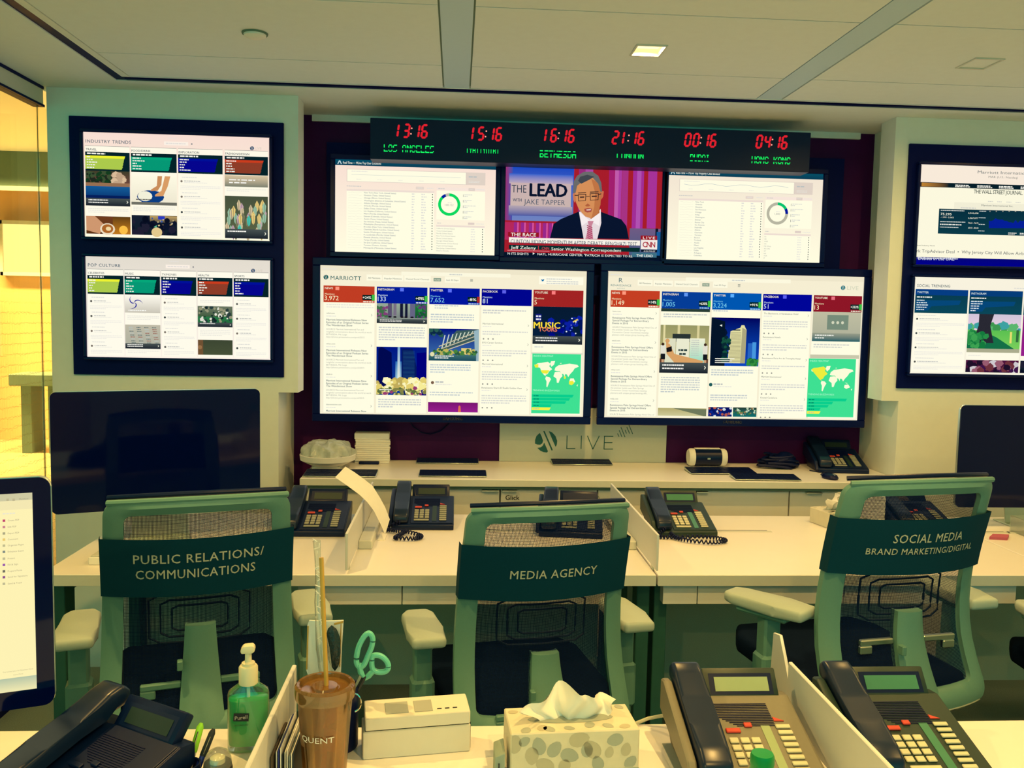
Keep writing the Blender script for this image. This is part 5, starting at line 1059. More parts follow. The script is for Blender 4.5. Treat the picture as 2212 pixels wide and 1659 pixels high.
# ==================================================================== PHONES
def phone(name, x, y, z, rz, label, body, key, lcdm, cord=None, face=None, group='desk phones', red=None):
    e = empty(name, (x, y, z), rz, label, 'telephone', group)
    red = red or M['keyred']; face = face or body; W, D = .225, .235; h0, h1 = .022, .082
    B().prism([(-D/2, .0005), (-D/2, h0-.004), (-D/2+.008, h0), (D/2-.03, h1), (D/2, h1-.004), (D/2, .045), (D/2-.05, .0005)], -W/2, W/2, 'x', bev=.003, seg=2).out('base', body, e)
    sl = math.atan2(h1-h0, D-.038); y0 = -D/2+.008; L = (D-.038)/cos(sl)
    T = Matrix.Translation((0, y0, h0)) @ Matrix.Rotation(sl, 4, 'X')       # local x, v along the slope, w out
    cx0, cx1 = -.045, W/2-.004
    B().box(cx0, cx1, .003, L-.002, .0002, .0025, bev=.001, T=T).out('face_plate', face, e)
    gr = B()
    for k in range(14): gr.box(cx0+.008+max(0, 5-k)*.0055*(k < 5), cx0+.105, .125+k*.0042, .1266+k*.0042, .0026, .0036, T=T)
    o = gr.out('speaker_grille', M['black'], e); o['kind'] = 'stuff'
    kx, ky = cx0+.012, .022
    km = None
    def keyobj(px, py, w_, h_, m_, nm='key'):
        return B().box(px, px+w_, py, py+h_, .0026, .0066, bev=.0012, T=T).out(nm, m_, e)
    for r in range(4):
        for c in range(3): keyobj(kx+c*.0195, ky+.012+r*.0165, .0155, .0125, key)
    keyobj(kx, ky-.006, .0545, .0095, key, 'volume_key')
    keyobj(kx, ky+.086, .026, .0105, red, 'red_key'); keyobj(kx+.036, ky+.099, .014, .0105, red, 'red_key')
    B().box(kx+.066, kx+.082, ky-.008, ky+.105, .0026, .0036, T=T).out('label_strip', M['lcdlight'] if face is M['pgrey'] else lcdm, e)
    for r in range(8): keyobj(kx+.092, ky-.004+r*.0142, .026, .0088, key)
    B().prism([(kx+.094, ky+.114), (kx+.112, ky+.114), (kx+.094, ky+.124)], .0026, .0045, 'z', T=T).out('indicator', red, e)
    # handset cradle and handset
    B().prism([(-D/2+.002, .012), (-D/2+.03, .050), (-.01, .075), (D/2-.03, .112), (D/2-.008, .108), (D/2-.008, .05), (0, .03)], -W/2-.012, -W/2+.004, 'x', bev=.003).out('cradle', face, e)
    hp = [(-.118, .030), (-.112, .052), (-.085, .068), (-.03, .083), (.03, .102), (.085, .128), (.112, .135), (.128, .122), (.126, .100), (.100, .094), (.075, .093), (.03, .075), (-.03, .055), (-.072, .044), (-.085, .026), (-.108, .018)]
    B().prism([(a, c+.004) for a, c in hp], -.106, -.052, 'x', bev=.009, seg=3).out('handset', M['handset'] if body is not M['pgrey'] else M['handset'], e, ang=50)
    # display hood
    TH = Matrix.Translation((0, D/2-.028, h1-.010)) @ Matrix.Rotation(radians(52), 4, 'X')
    hx0, hx1 = cx0-.002, cx0+.140
    hd = B().box(hx0, hx1, 0, .058, -.010, .010, bev=.004, seg=2, T=TH).out('display_hood', body if body is not M['pgrey'] else M['pgreen'], e)
    B().box(hx0+.022, hx1-.018, .014, .040, .0101, .0112, T=TH).out('display', lcdm, hd)
    B().box(hx0+.012, hx1-.010, .008, .047, .0098, .0102, T=TH).out('display_frame', M['pblack'], hd)
    if cord:
        P_ = []; n = 520
        pts = [Vector(p) for p in cord]
        def spl(t):
            f = t*(len(pts)-1); i = min(int(f), len(pts)-2); f -= i
            p0, p1, p2, p3 = pts[max(i-1, 0)], pts[i], pts[i+1], pts[min(i+2, len(pts)-1)]
            return .5*((2*p1)+(-p0+p2)*f+(2*p0-5*p1+4*p2-p3)*f*f+(-p0+3*p1-3*p2+p3)*f**3)
        prev = None; turns = 46
        for i in range(n):
            t = i/(n-1); c = spl(t); d = (spl(min(1, t+.01))-spl(max(0, t-.01))).normalized(); s1 = d.cross(Vector((0, 0, 1))).normalized(); s2 = s1.cross(d)
            P_.append(c+(s1*cos(t*turns*2*pi)+s2*sin(t*turns*2*pi))*.0055)
        B().tube(P_, .0027, 5).out('cord', M['black'], e, ang=80)
    return e
k_ = M['key']
kd = mat('phone_key_dark', (.30, .31, .24), .5, noise=.05)
phone('telephone', .835, 3.15, .7402, 0, 'charcoal desk phone with a green display beside the tissue box desk divider', M['pgreen'], k_, M['lcd'],
      cord=[(-.08, -.115, .03), (-.11, -.14, .010), (-.06, -.155, .010), (.03, -.145, .010), (.09, -.165, .010), (.115, -.20, .010), (.06, -.225, .010), (-.01, -.205, .010), (-.05, -.165, .010), (-.06, -.12, .015)])
phone('telephone', -.113, 3.235, .7402, 0, 'black desk phone with its curled cord, right of the white divider and paper strip', M['pblack'], kd, M['pgreen'],
      cord=[(-.08, -.115, .03), (-.135, -.13, .011), (-.10, -.165, .011), (-.05, -.19, .012), (.0, -.235, .010), (-.02, -.27, .010), (-.085, -.265, .010), (-.075, -.225, .010), (-.055, -.18, .014)])
phone('telephone', -.492, 3.135, .7402, 0, 'black desk phone partly behind the PUBLIC RELATIONS chair, left of the white divider', M['pblack'], kd, M['pgreen'])
phone('telephone', 1.765, 3.905, ZT, -.12, 'black desk phone in the right corner of the worktop', M['pblack'], kd, M['pgreen'])
phone('telephone', 1.765, 3.20, .7402, 0, 'black desk phone seen through the mesh of the SOCIAL MEDIA chair', M['pblack'], kd, M['pblack'])
phone('telephone', .43, 3.13, .7402, -.15, 'black desk phone seen through the mesh of the MEDIA AGENCY chair', M['pblack'], kd, M['pblack'])
phone('telephone', .515, 1.455, .7420, 0, 'grey desk phone with black handset on the near desk', M['pgrey'], k_, M['lcdlight'])
phone('telephone', .808, 1.462, .7402, 0, 'black desk phone with pale keys on the near desk, right of the white divider', M['pgreen'], k_, M['lcd'])
phone('telephone', -.572, 1.36, .7402, radians(-32), 'black desk phone at the left of the near desk, in front of the sanitizer', M['pblack'], M['pblack'], M['pgreen'], red=M['pblack'])  # all keys blackened: the dim light here is put into their colour

# ==================================================================== CHAIRS
M['wire'] = mat('lumbar_wire', (.0008, .022, .035), .6, noise=.1)
def chair(x, y, rz, H, band, label, spine=.36, armz=None, arml=0.0, armr=0.0, hook=True):
    """local: faces +y, back frame towards -y; H = height of the top rim"""
    e = empty('office_chair', (x, y, 0), rz, label, 'chair', 'grey framed mesh office chairs')
    prof = [(0, -.27), (.12, -.235), (.24, -.205), (.36, -.195), (.46, -.215), (.58, -.285)]
    def py(dz):
        dz = max(0, min(.58, dz))
        for (a, b), (c, d) in zip(prof, prof[1:]):
            if dz <= c:
                f = (dz-a)/(c-a); f = f*f*(3-2*f) if False else f; return b+(d-b)*f
        return prof[-1][1]
    def pys(dz): return (py(dz-.05)+py(dz-.02)+py(dz+.02)+py(dz+.05))/4
    def surf(xx, zz, off=0): return Vector((xx, pys(H-zz)+.052*(xx/.215)**2-.045+off, zz))
    z1, z0 = H, H-.575
    def loop(hw_t, hw_b, za, zb, r, crown=0):
        P_ = []
        n = 6
        for cxs, czs, a0 in ((1, 1, 0), (-1, 1, 90), (-1, -1, 180), (1, -1, 270)):
            hw = hw_t if czs > 0 else hw_b; zc = (zb-r) if czs > 0 else (za+r)
            for i in range(n+1):
                t = radians(a0+90*i/n); P_.append((cxs*(hw-r)+r*cos(t), zc+r*sin(t)))
            # edge points to next corner
            nx = {0: (-1, 1), 90: (-1, -1), 180: (1, -1), 270: (1, 1)}[a0]
            hw2 = hw_t if nx[1] > 0 else hw_b
            t = radians(a0+90); p = P_[-1]
            t2 = radians((a0+90) % 360); q = (nx[0]*(hw2-r)+r*cos(t2), ((zb-r) if nx[1] > 0 else (za+r))+r*sin(t2))
            m = 10
            for i in range(1, m): P_.append((p[0]+(q[0]-p[0])*i/m, p[1]+(q[1]-p[1])*i/m))
        return [(a, b+(crown*(1-(a/.215)**2) if b > (za+zb)/2+.1 else 0)) for a, b in P_]
    O = loop(.216, .236, z0, z1, .034, .012); I = loop(.170, .184, z0+.045, z1-.036, .018, .010)
    b = B(); n = len(O); R = []
    for L, offs in ((O, (-.004, .014)), (I, (-.002, .014))):
        for of in offs: R.append([b.bm.verts.new(surf(a, c, of)) for a, c in L])
    Ob, Of, Ib, If = R
    Omid = [b.bm.verts.new(surf((p[0]+q[0])/2, (p[1]+q[1])/2, -.012)) for p, q in zip(O, I)]
    for i in range(n):
        j = (i+1) % n
        for A, C in ((Of, Ob), (Ob, Omid), (Omid, Ib), (Ib, If), (If, Of)): b.bm.faces.new((A[i], A[j], C[j], C[i]))
    b.out('back_frame', M['frame'], e, ang=50)
    b = B(); b.tube([surf(-.205+.414*i/18, z1-.003+.012*(1-((-.205+.414*i/18)/.23)**2), -.001) for i in range(19)], .0075, 8).out('top_lip', M['frame'], e)
    b = B(); b.tube([surf(-.205+.41*i/18, z1+.008+.012*(1-((-.205+.41*i/18)/.215)**2), .018) for i in range(19)], .006, 8).out('top_edge', M['pblack'], e)
    b = B(); b.grid(lambda u, v: surf(-.178+.356*u, z0+.04+(z1-z0-.07)*v, .012), 14, 20); b.out('back_mesh', M['mesh'], e, ang=80, recalc=False)
    B().tube([surf(-.2+.4*i/16, z0-.004, .004) for i in range(17)], .006, 8).out('chrome_edge', M['chrome'], e)
    # sign band wrapped over the rails
    bt, bb = H-.088, H-.238
    b = B(); q = lambda u, v, o=-.0165: surf(-.226+.452*u, bb+(bt-bb)*v, o)
    b.grid(lambda u, v: q(u, v), 24, 5)
    for s_ in (0, 1): b.grid(lambda u, v, s_=s_: q(s_, v, -.0165+.034*u), 2, 5)
    b.out('sign_band', M['band'], e, ang=60, recalc=False)
    nb = [o for o in bpy.data.objects if o.parent == e and o.name.startswith('sign_band')][0]
    for t, dx, dz, h, w_ in band:
        text_mesh('lettering', t, lambda a, c, dx=dx, dz=dz: surf(dx+a, bt-dz+c, -.0178), M['bandtext'], nb, h=h, w=w_, bold=.008, space=1.08)
    # lumbar unit behind the mesh
    lbz = H-spine-(.085 if hook else .15)
    for k in range(3):
        a, c = .125-.028*k, .062-.015*k; zc = H-.31
        L = [(a*cos(t)/max(abs(cos(t)), abs(sin(t))**.9+1e-6)*.96, c*sin(t)/max(abs(sin(t)), abs(cos(t))**.9+1e-6)) for t in [i*2*pi/28 for i in range(28)]]
        B().tube([surf(p, zc+r, .030) for p, r in L], .0028, 6, True).out('lumbar_wire', M['wire'], e)
    B().box(-.14, -.045, -.012, .002, -.0, .016, bev=.003, T=Matrix.Translation(surf(0, lbz, .02))).box(-.14, -.105, -.012, .002, -.022, .0, bev=.003, T=Matrix.Translation(surf(0, lbz, .02))).out('lumbar_bar', M['steel'] if hook else M['frame'], e)
    B().box(.045, .14, -.012, .002, -.0, .016, bev=.003, T=Matrix.Translation(surf(0, lbz, .02))).box(.105, .14, -.012, .002, -.022, .0, bev=.003, T=Matrix.Translation(surf(0, lbz, .02))).out('lumbar_bar', M['steel'] if hook else M['frame'], e)
    # spine upright, seat, base
    s0 = H-spine; b = B()
    def spn(u, v):
        hw = .036+.030*(1-v)**1.2; zz = .40+(s0-.40)*v; yb = pys(H-zz)-.058+.012*abs(2*u-1)**3-.06*(1-v)**3*0
        return Vector(((2*u-1)*hw, yb, zz))
    b.grid(spn, 8, 14); g2 = lambda u, v: spn(u, v)+Vector((0, .028, 0)); b.grid(g2, 8, 14)
    for uu in (0, 1): b.grid(lambda u, v, uu=uu: spn(uu, v)+Vector((0, .028*u, 0)), 1, 14)
    b.grid(lambda u, v: spn(u, 1)+Vector((0, .028*v, 0)), 8, 1)
    bmesh.ops.remove_doubles(b.bm, verts=b.bm.verts, dist=.0005); b.out('spine', M['frame'], e, ang=50)
    B().box(-.055, -.042, -.01, .01, -.012, .012, bev=.002, T=Matrix.Translation(surf(0, s0-.085, -.03))).out('adjuster', M['frame'], e)
    zs = H-.60
    B().prism([(-.24, -.22), (-.245, .16), (-.2, .245), (.2, .245), (.245, .16), (.24, -.22), (.19, -.25), (-.19, -.25)], zs-.005, zs+.055, 'z', bev=.018, seg=3, T=Matrix.Translation((0, .04, 0))).out('seat', M['seat'], e, ang=50)
    B().box(-.19, .19, -.20, .22, zs-.035, zs-.006, bev=.008).out('seat_pan', M['black'], e)
    B().box(-.06, .06, -.29, .10, zs-.10, zs-.036, bev=.01).out('mechanism', M['frame'], e)
    B().lathe([(.026, .11), (.026, zs-.1), (0, zs-.1)], (0, 0, 0), 16).out('column', M['black'], e)
    B().lathe([(0, .07), (.045, .07), (.05, .10), (.03, .13), (0, .13)], (0, 0, 0), 20).out('hub', M['frame'], e)
    for k in range(5):
        t = radians(18+72*k); Tm = Matrix.Rotation(t, 4, 'Z')
        B().prism([(.03, .075), (.03, .118), (.28, .085), (.30, .07), (.28, .062)], -.018, .018, 'y', bev=.004, T=Tm).out('base_leg', M['frame'], e)
        B().lathe([(0, -.022), (.024, -.022), (.027, -.012), (.027, .012), (.024, .022), (0, .022)], (.295, 0, .0275), 18, 'y', T=Tm).out('caster', M['black'], e)
    # arms
    az = armz or H-.35
    for s_, ar in ((-1, arml), (1, armr)):
        Tm = Matrix.Translation((s_*.292, -.07, 0)) @ Matrix.Rotation(ar, 4, 'Z')
        pad = B().prism([(-.045, -.11), (-.049, -.03), (-.047, .10), (-.030, .132), (.030, .132), (.047, .10), (.049, -.03), (.045, -.11)], az-.030, az, 'z', bev=.011, seg=3, T=Tm).out('armrest', M['armpad'], e, ang=50)
        B().prism([(-.036, -.06), (-.036, .09), (.036, .09), (.036, -.06)], az-.046, az-.0305, 'z', bev=.006, T=Tm).out('armrest_bracket', M['frame'], e)
        TP = Matrix.Translation((s_*.292, -.06, 0))
        B().prism([(-.024, -.024), (.024, -.024), (.024, .024), (-.024, .024)], zs+.05, az-.0465, 'z', bev=.006, T=TP).out('arm_post', M['frame'], e)
        B().box(-.031, .031, -.031, .031, zs-.03, zs+.10, bev=.008, T=TP).box(-.09 if s_ > 0 else -.02, .02 if s_ > 0 else .09, -.028, .028, zs-.055, zs-.036+.02, bev=.006, T=TP).out('arm_sleeve', M['frame'], e)
    return e
TH1 = radians(17); TH2 = radians(11); TH3 = radians(10)
chair(-.695, 2.39, TH1, 1.062, [('PUBLIC RELATIONS/', 0, .062, .0225, .30), ('COMMUNICATIONS', -.008, .102, .0225, .275)], 'grey mesh office chair with the band reading PUBLIC RELATIONS / COMMUNICATIONS', .32, hook=False)
chair(.195, 2.43, TH2, 1.036, [('MEDIA AGENCY', .01, .088, .0225, .232)], 'grey mesh office chair with the band reading MEDIA AGENCY', .385, hook=False)
chair(1.130, 2.36, TH3, 1.125, [('SOCIAL MEDIA', .012, .062, .0225, .205), ('BRAND MARKETING/DIGITAL', .008, .094, .0165, .315)], 'grey mesh office chair with the band reading SOCIAL MEDIA BRAND MARKETING / DIGITAL', .340, arml=radians(30))
chair(2.03, 2.42, radians(-4), 1.04, [], 'grey mesh office chair cut off at the right edge, only its armrest in view', .36)
#@@PART4
# ==================================================================== COMPUTER DISPLAYS
def display(name, x, y, z, rz, label, cat, blank=True, zoom=(0, 0, 1)):
    """local: front face towards -y, centre of the glass foot at the origin; panel .65 x .395 m"""
    e = empty(name, (x, y, .74), rz, label, cat, 'computer displays')
    zb = z-.74; W, H, r = .325, .395, .018
    def rr(w, h0, h1, r):
        return [(sx*(w-r)+r*cos(radians(a)), (h1-r if sz > 0 else h0+r)+r*sin(radians(a))) for sx, sz, a0 in ((1, 1, 0), (-1, 1, 90), (-1, -1, 180), (1, -1, 270)) for a in range(a0, a0+91, 18)]
    B().prism(rr(W, zb, zb+H, r), 0, .004, 'y').out('front_glass', M['glassblk'], e)
    B().prism(rr(W+.001, zb-.001, zb+H+.001, r), .0042, .016, 'y', bev=.003).out('case', M['alu'], e)
    B().lathe([(.16, .016), (.14, .035), (.05, .048), (0, .05)], (0, 0, zb+H/2), 28, 'y', sx=1).out('back_bulge', M['alu'], e)
    B().prism([(.05, .006), (.055, .012), (.10, zb+.16), (.035, zb+.20), (.03, zb+.18), (.085, zb+.14), (.045, .006)], -.09, .09, 'x', bev=.002).out('stand_neck', M['alu'], e)
    B().box(-.095, .095, -.06, .12, .0005, .0065, bev=.002).out('stand_foot', M['alu'], e)
    return e
a = radians(21)
display('monitor', -.985, 2.965, .853, a, 'large dark switched-off monitor at the left end of the middle desk', 'monitor')
display('monitor', 2.252, 3.20, .818, 0, 'dark switched-off monitor cut off by the right edge of the picture', 'monitor')
ay = radians(20)
im = display('computer', -.68-.325*cos(ay), 1.5-.325*sin(ay), .839, ay, 'lit computer with a black frame, cut off by the left edge of the picture', 'computer')
ax = Vector((cos(ay), sin(ay), 0)); nn = Vector((sin(ay), -cos(ay), 0))
o = Vector((-.68, 1.5, 1.234)) - ax*(.650-.027) + Vector((0, 0, -.025))
s = Scr(o+nn*.0005, ax, .596, .338, (0, 1020, 2.596), nn)
s.R(0, 0, 1, 1, (252, 240, 178)); s.R(0, 0, 1, .035, (205, 200, 160)); s.R(0, .93, 1, 1, (180, 195, 165), (240, 232, 175)); s.R(0, .035, 1, .08, (242, 230, 176))
s.TZ('Fri 4:16 PM', 45, 117, 110, 7, (130, 130, 105)); s.TZ('Matthew', 108, 154, 160, 7, (150, 145, 115)); s.RZ(15, 108, 32, 118, (60, 80, 80)); s.RZ(36, 148, 50, 160, (190, 180, 140)); s.RZ(70, 148, 84, 160, (190, 180, 140)); s.words(*[s.z(15, 230)[0], s.z(15, 230)[1], s.z(85, 230)[0]], .006, (215, 205, 160))
for t, y, x1, c in (('Create PDF', 275, 108, (190, 70, 110)), ('Edit PDF', 311, 92, (200, 130, 140)), ('Export PDF', 347, 108, (170, 165, 130)), ('Comment', 381, 102, (235, 200, 110)), ('Organize Pages', 415, 134, (190, 185, 140)), ('Enhance Scans', 450, 134, (130, 140, 130)), ('Protect', 488, 84, (190, 185, 145)), ('Fill & Sign', 523, 102, (150, 90, 170)), ('Prepare Form', 559, 124, (110, 110, 95)), ('Send for Signature', 592, 155, (140, 80, 140)), ('Send & Track', 629, 124, (190, 185, 145))):
    s.TZ(t, 44, y, x1, 9, (165, 155, 125)); s.RZ(15, y-10, 30, y+2, c)
s.TZ('Your trusted place for Document Cloud', 16, 1125, 186, 7, (180, 170, 130)); s.TZ('Learn More', 76, 1138, 130, 6, (180, 170, 130))
s.out('picture', im)

# ==================================================================== SMALL THINGS ON THE REAR DESKS
ps = empty('curled_paper', (-.33, 3.02, .74), 0, 'curled strip of white paper leaning up from the divider between the black phones', 'paper')
lo_ = [(724, 1031), (750, 1049), (777, 1069), (793, 1084), (808, 1104), (820, 1128), (832, 1155)]; up_ = [(746, 1008), (764, 1019), (785, 1034), (805, 1050), (820, 1074), (832, 1096), (842, 1122)]
lp = [at(x, y, y=2.98) for x, y in lo_]; up2 = [at(x, y, y=3.04) for x, y in up_]
b = B()
for off in (0, .0012):
    b.grid(lambda u, v, off=off: (lp[round(u*6)]*(1-v)+up2[round(u*6)]*v)+Vector((0, off, 0)), 6, 2)
b.out('sheet', M['paper'], ps, True, ang=60, recalc=False)
B().box(-.262, -.235, 2.975, 3.05, .7402, .744).out('foot_fold', M['paper'], ps, True)
def tissue_mesh(b, cx_, cy_, z, w_, h, seedv, lean=0):
    rnd = random.Random(seedv)
    ph = [rnd.uniform(0, 6) for _ in range(4)]
    def fn(u, v):
        x = (u-.5)*w_*(.55+.5*v*(1-.35*v)); hh = h*(1-.38*abs(2*u-1)**1.6+.10*sin(u*9+ph[0])+.06*sin(u*17+ph[3]))
        y = (.016*sin(u*11+ph[1])+.010*sin(u*23+ph[2]))*(.3+v)+lean*v
        return Vector((cx_+x+.008*sin(v*5+u*7), cy_+y, z+hh*v))
    b.grid(fn, 36, 12); b.grid(lambda u, v: fn(u, v)+Vector((.004*sin(u*20), .007+.006*sin(u*14)*v, -.006*v)), 36, 12)
def tissue_box(x, y, z, rz, W, D, H, label, th, prints=True, lean=0):
    e = empty('tissue_box', (x, y, z), rz, label, 'tissue box', None)
    B().box(-W/2, W/2, -D/2, D/2, .0005, H, bev=.002).out('carton', M['boxpat'], e)
    B().lathe([(0, H+.0004), (.001, H+.0004), (.001, H+.0008), (0, H+.0008)], (0, 0, 0), 20, sx=W*340, sy=18).out('slot', M['leafb'], e)
    b = B(); tissue_mesh(b, 0, 0, H-.004, W*.88, th, 5+int(W*100), lean); b.out('tissue', M['tissue'], e, ang=80, recalc=False)
    if prints:
        rnd = random.Random(3)
        def leaf(bm_, cx_, cz, r, a, plane):
            P_ = []
            for k in range(14):
                t = 2*pi*k/14; rr_ = r*(1+.22*max(0, cos(t))**6); u, v = rr_*cos(t), rr_*.82*sin(t); P_.append((cx_+u*cos(a)-v*sin(a), cz+u*sin(a)+v*cos(a)))
            if plane == 'f': P_ = [(max(-W/2+.002, min(W/2-.002, p)), max(.016, min(H-.002, q))) for p, q in P_]; vs = [bm_.bm.verts.new((p, -D/2-.0004, q)) for p, q in P_]
            else: P_ = [(max(-W/2+.002, min(W/2-.002, p)), max(-D/2+.002, min(D/2-.002, q))) for p, q in P_]; vs = [bm_.bm.verts.new((p, q, H+.0004)) for p, q in P_]
            bm_.bm.faces.new(vs)
        for mm, sd in ((M['leafa'], 1), (M['leafb'], 2)):
            b = B(); rnd = random.Random(sd)
            for k in range(8): leaf(b, -W/2+W*(k+.2+.35*(sd-1)+rnd.uniform(0, .3))/8.2, rnd.uniform(.022, H-.012), rnd.uniform(.009, .017), rnd.uniform(0, 6), 'f')
            for k in range(6): leaf(b, -W/2+W*(k+.3+.3*(sd-1)+rnd.uniform(0, .3))/6.2, random.Random(k+sd*9).choice((-1, 1))*D*rnd.uniform(.25, .40), rnd.uniform(.007, .012), rnd.uniform(0, 6), 't')
            o = b.out('leaf_print', mm, e); o['kind'] = 'stuff'
        B().box(-W/2, W/2, -D/2-.0006, -D/2-.0001, .001, .014).out('print_band', M['boxblue'], e)
        text_mesh('wordmark', 'Kleenex', lambda a, c: (W/2-.033+a, -D/2-.0008, .0045+c), M['paper'], e, h=.006, bold=.01)
    return e
tissue_box(1.455, 3.235, .7402, radians(14), .115, .115, .06, 'small tissue box with a drooping tissue, beside the SOCIAL MEDIA chair', .075, True, -.05)
np_ = empty('notepad_box', (-1.0, 2.76, .74), 0, 'flat white box lying on the middle desk left of the PUBLIC RELATIONS chair', 'box')
B().box(-1.105, -.88, 2.672, 2.83, .7403, .764, bev=.002).out('box', M['paper'], np_, True)
B().box(-1.10, -.885, 2.677, 2.825, .7642, .768, bev=.001).out('lid', M['edge'], np_, True)
sn = empty('sticky_notes', (2.0, 3.03, .74), .3, 'pad of pink sticky notes on the right desk', 'notes')
B().prism([(-.052, 0), (.0, .03), (.052, .005), (.002, -.03)], .0003, .010, 'z').out('pad', M['pink'], sn)
tr = empty('acrylic_tray', (2.20, 3.06, .74), 0, 'clear acrylic desk tray at the right edge beside the pink notes', 'tray')
B().box(2.115, 2.33, 2.95, 2.955, .7403, .80).box(2.115, 2.33, 3.14, 3.145, .7403, .80).box(2.112, 2.116, 2.95, 3.145, .7403, .80).box(2.325, 2.33, 2.95, 3.145, .7403, .80).box(2.115, 2.33, 2.955, 3.14, .7403, .744).out('tray', M['clear'], tr, True)
cb = empty('television_cable', (.0, 4.03, .9), 0, 'thin black cable sagging against the red wall below the left television', 'cable')
B().tube([at(x, y, y=4.043) for x, y in ((880, 900), (893, 922), (910, 934), (930, 938), (952, 931), (970, 915), (978, 900))], .0028, 6).out('cable', M['black'], cb, True)

# ==================================================================== NEAR DESK THINGS
ZD = .7402
# hand sanitizer
hs = empty('hand_sanitizer', (-.360, 1.530, ZD), radians(8), 'green hand sanitizer bottle with a white pump beside the left divider', 'bottle')
def oval(w_, d_, n=24, p=2.6): return [(w_*abs(cos(t))**(2/p)*(1 if cos(t) > 0 else -1), d_*abs(sin(t))**(2/p)*(1 if sin(t) > 0 else -1)) for t in [2*pi*k/n for k in range(n)]]
def stack(b, secs, n=24, cap=True):
    R = []
    for z, w_, d_ in secs: R.append([b.bm.verts.new((x, y, z)) for x, y in oval(w_, d_, n)])
    for A, C in zip(R, R[1:]):
        for i in range(n): b.bm.faces.new((A[i], A[(i+1) % n], C[(i+1) % n], C[i]))
    b.bm.faces.new(R[0][::-1]); b.bm.faces.new(R[-1])
b = B(); stack(b, [(.0, .031, .017), (.004, .036, .021), (.100, .036, .021), (.108, .034, .019), (.120, .017, .014), (.126, .014, .013)]); b.out('bottle', M['gelbottle'] if 'gelbottle' in M else M.setdefault('gelbottle', mat('sanitizer_plastic', (.45, .85, .5), .05, alpha=.22, noise=.02)), hs, ang=40)
b = B(); stack(b, [(.012, .0335, .0185), (.022, .0345, .0195), (.094, .0345, .0195), (.095, .033, .018)]); b.out('gel', M['gel'], hs, ang=40)
B().lathe([(0, .120), (.0165, .120), (.0165, .150), (.0145, .153), (.0, .153)], seg=24).out('pump_collar', M['pumpwhite'], hs)
B().lathe([(0, .153), (.0115, .153), (.0115, .158), (.006, .160), (.0055, .176), (.008, .178), (0, .179)], seg=20).out('pump_neck', M['pumpwhite'], hs)
B().prism([(-.012, .176), (-.013, .183), (-.008, .190), (.008, .191), (.012, .186), (.012, .180), (.008, .176)], -.009, .009, 'y', bev=.003, seg=2).out('pump_head', M['pumpwhite'], hs)
B().lathe([(.003, .01), (.003, .12), (0, .12)], seg=8).out('dip_tube', M['pumpwhite'], hs)
lb = B(); lb.prism([(-.024, .062), (.002, .060), (.003, .074), (-.023, .076)], -.0222, -.0214, 'y'); lbo = lb.out('label', M['ink'], hs)
text_mesh('wordmark', 'Purell', lambda x, z: (-.0105+x, -.0224, .0645+z+.06*x), M['paper'], hs, h=.0065, w=.021, bold=.01)
text_mesh('small_print', 'ADVANCED', lambda x, z: (-.0105+x, -.0216, .052+z), M['ink'], hs, h=.003)
# small clear bottle with dome and label
af = empty('spray_bottle', (-.378, 1.395, ZD), 0, 'small clear-topped bottle labelled ALCOHOL FREE in front of the sanitizer', 'bottle')
B().lathe([(0, 0), (.022, 0), (.0235, .004), (.0235, .036), (.021, .046), (0, .046)], seg=28).out('body', M['ink'], af)
B().lathe([(.0225, .040), (.0215, .052), (.016, .063), (.008, .068), (0, .069)], seg=28).out('dome_cap', M['clear'], af)
B().lathe([(0, .046), (.012, .046), (.012, .054), (.006, .058), (0, .058)], seg=20).out('nozzle', M['pumpwhite'], af)
def cyl_text(par, txt, r, a0, z, h, m, wd=None, bold=.012, taper=0):
    text_mesh('lettering', txt, lambda x, c: ((r+taper*c)*sin(a0+x/r), -(r+taper*c)*cos(a0+x/r), z+c), m, par, h=h, w=wd, bold=bold, space=1.02)
cyl_text(af, 'ALCOHOL', .0242, 0, .029, .008, M['paper'], .034, .02); cyl_text(af, 'FREE', .0242, 0, .018, .008, M['paper'], .020, .02)
# pens in a small black cup
pcup = empty('pen_cup', (-.425, 1.385, ZD), 0, 'small black pen cup at the bottom edge, left of the ALCOHOL FREE bottle', 'pen cup')
B().lathe([(0, 0), (.020, 0), (.022, .002), (.022, .050), (.020, .050), (.019, .004), (0, .004)], seg=24).out('cup', M['black'], pcup)
def pen(name, base, tip, r, m1, m2, label):
    e = empty(name, base, 0, label, 'pen'); A = Vector(base); C = Vector(tip); d = C-A
    B().tube([A, A+d*.55, A+d*.551], r, 12).out('barrel', m1, e, True)
    B().tube([A+d*.552, A+d*.93, C], [r*1.12, r*1.08, r*.5], 12).out('cap', m2, e, True)
    n = d.cross(Vector((1, 0, 0))).normalized()*(-r*1.5) if False else Vector((.0, -r*1.4, 0))
    B().tube([A+d*.62+n, A+d*.90+n], r*.22, 6).out('clip', M['chrome'], e, True)
pen('highlighter', (-.432, 1.390, ZD+.006), (-.412, 1.425, .838), .0055, M['paper'], M['lime'], 'lime green highlighter standing in the small black pen cup')
pen('marker_pen', (-.420, 1.380, ZD+.006), (-.392, 1.425, .828), .0050, M['blueink'], M['ink'], 'black marker pen standing right of the lime highlighter')
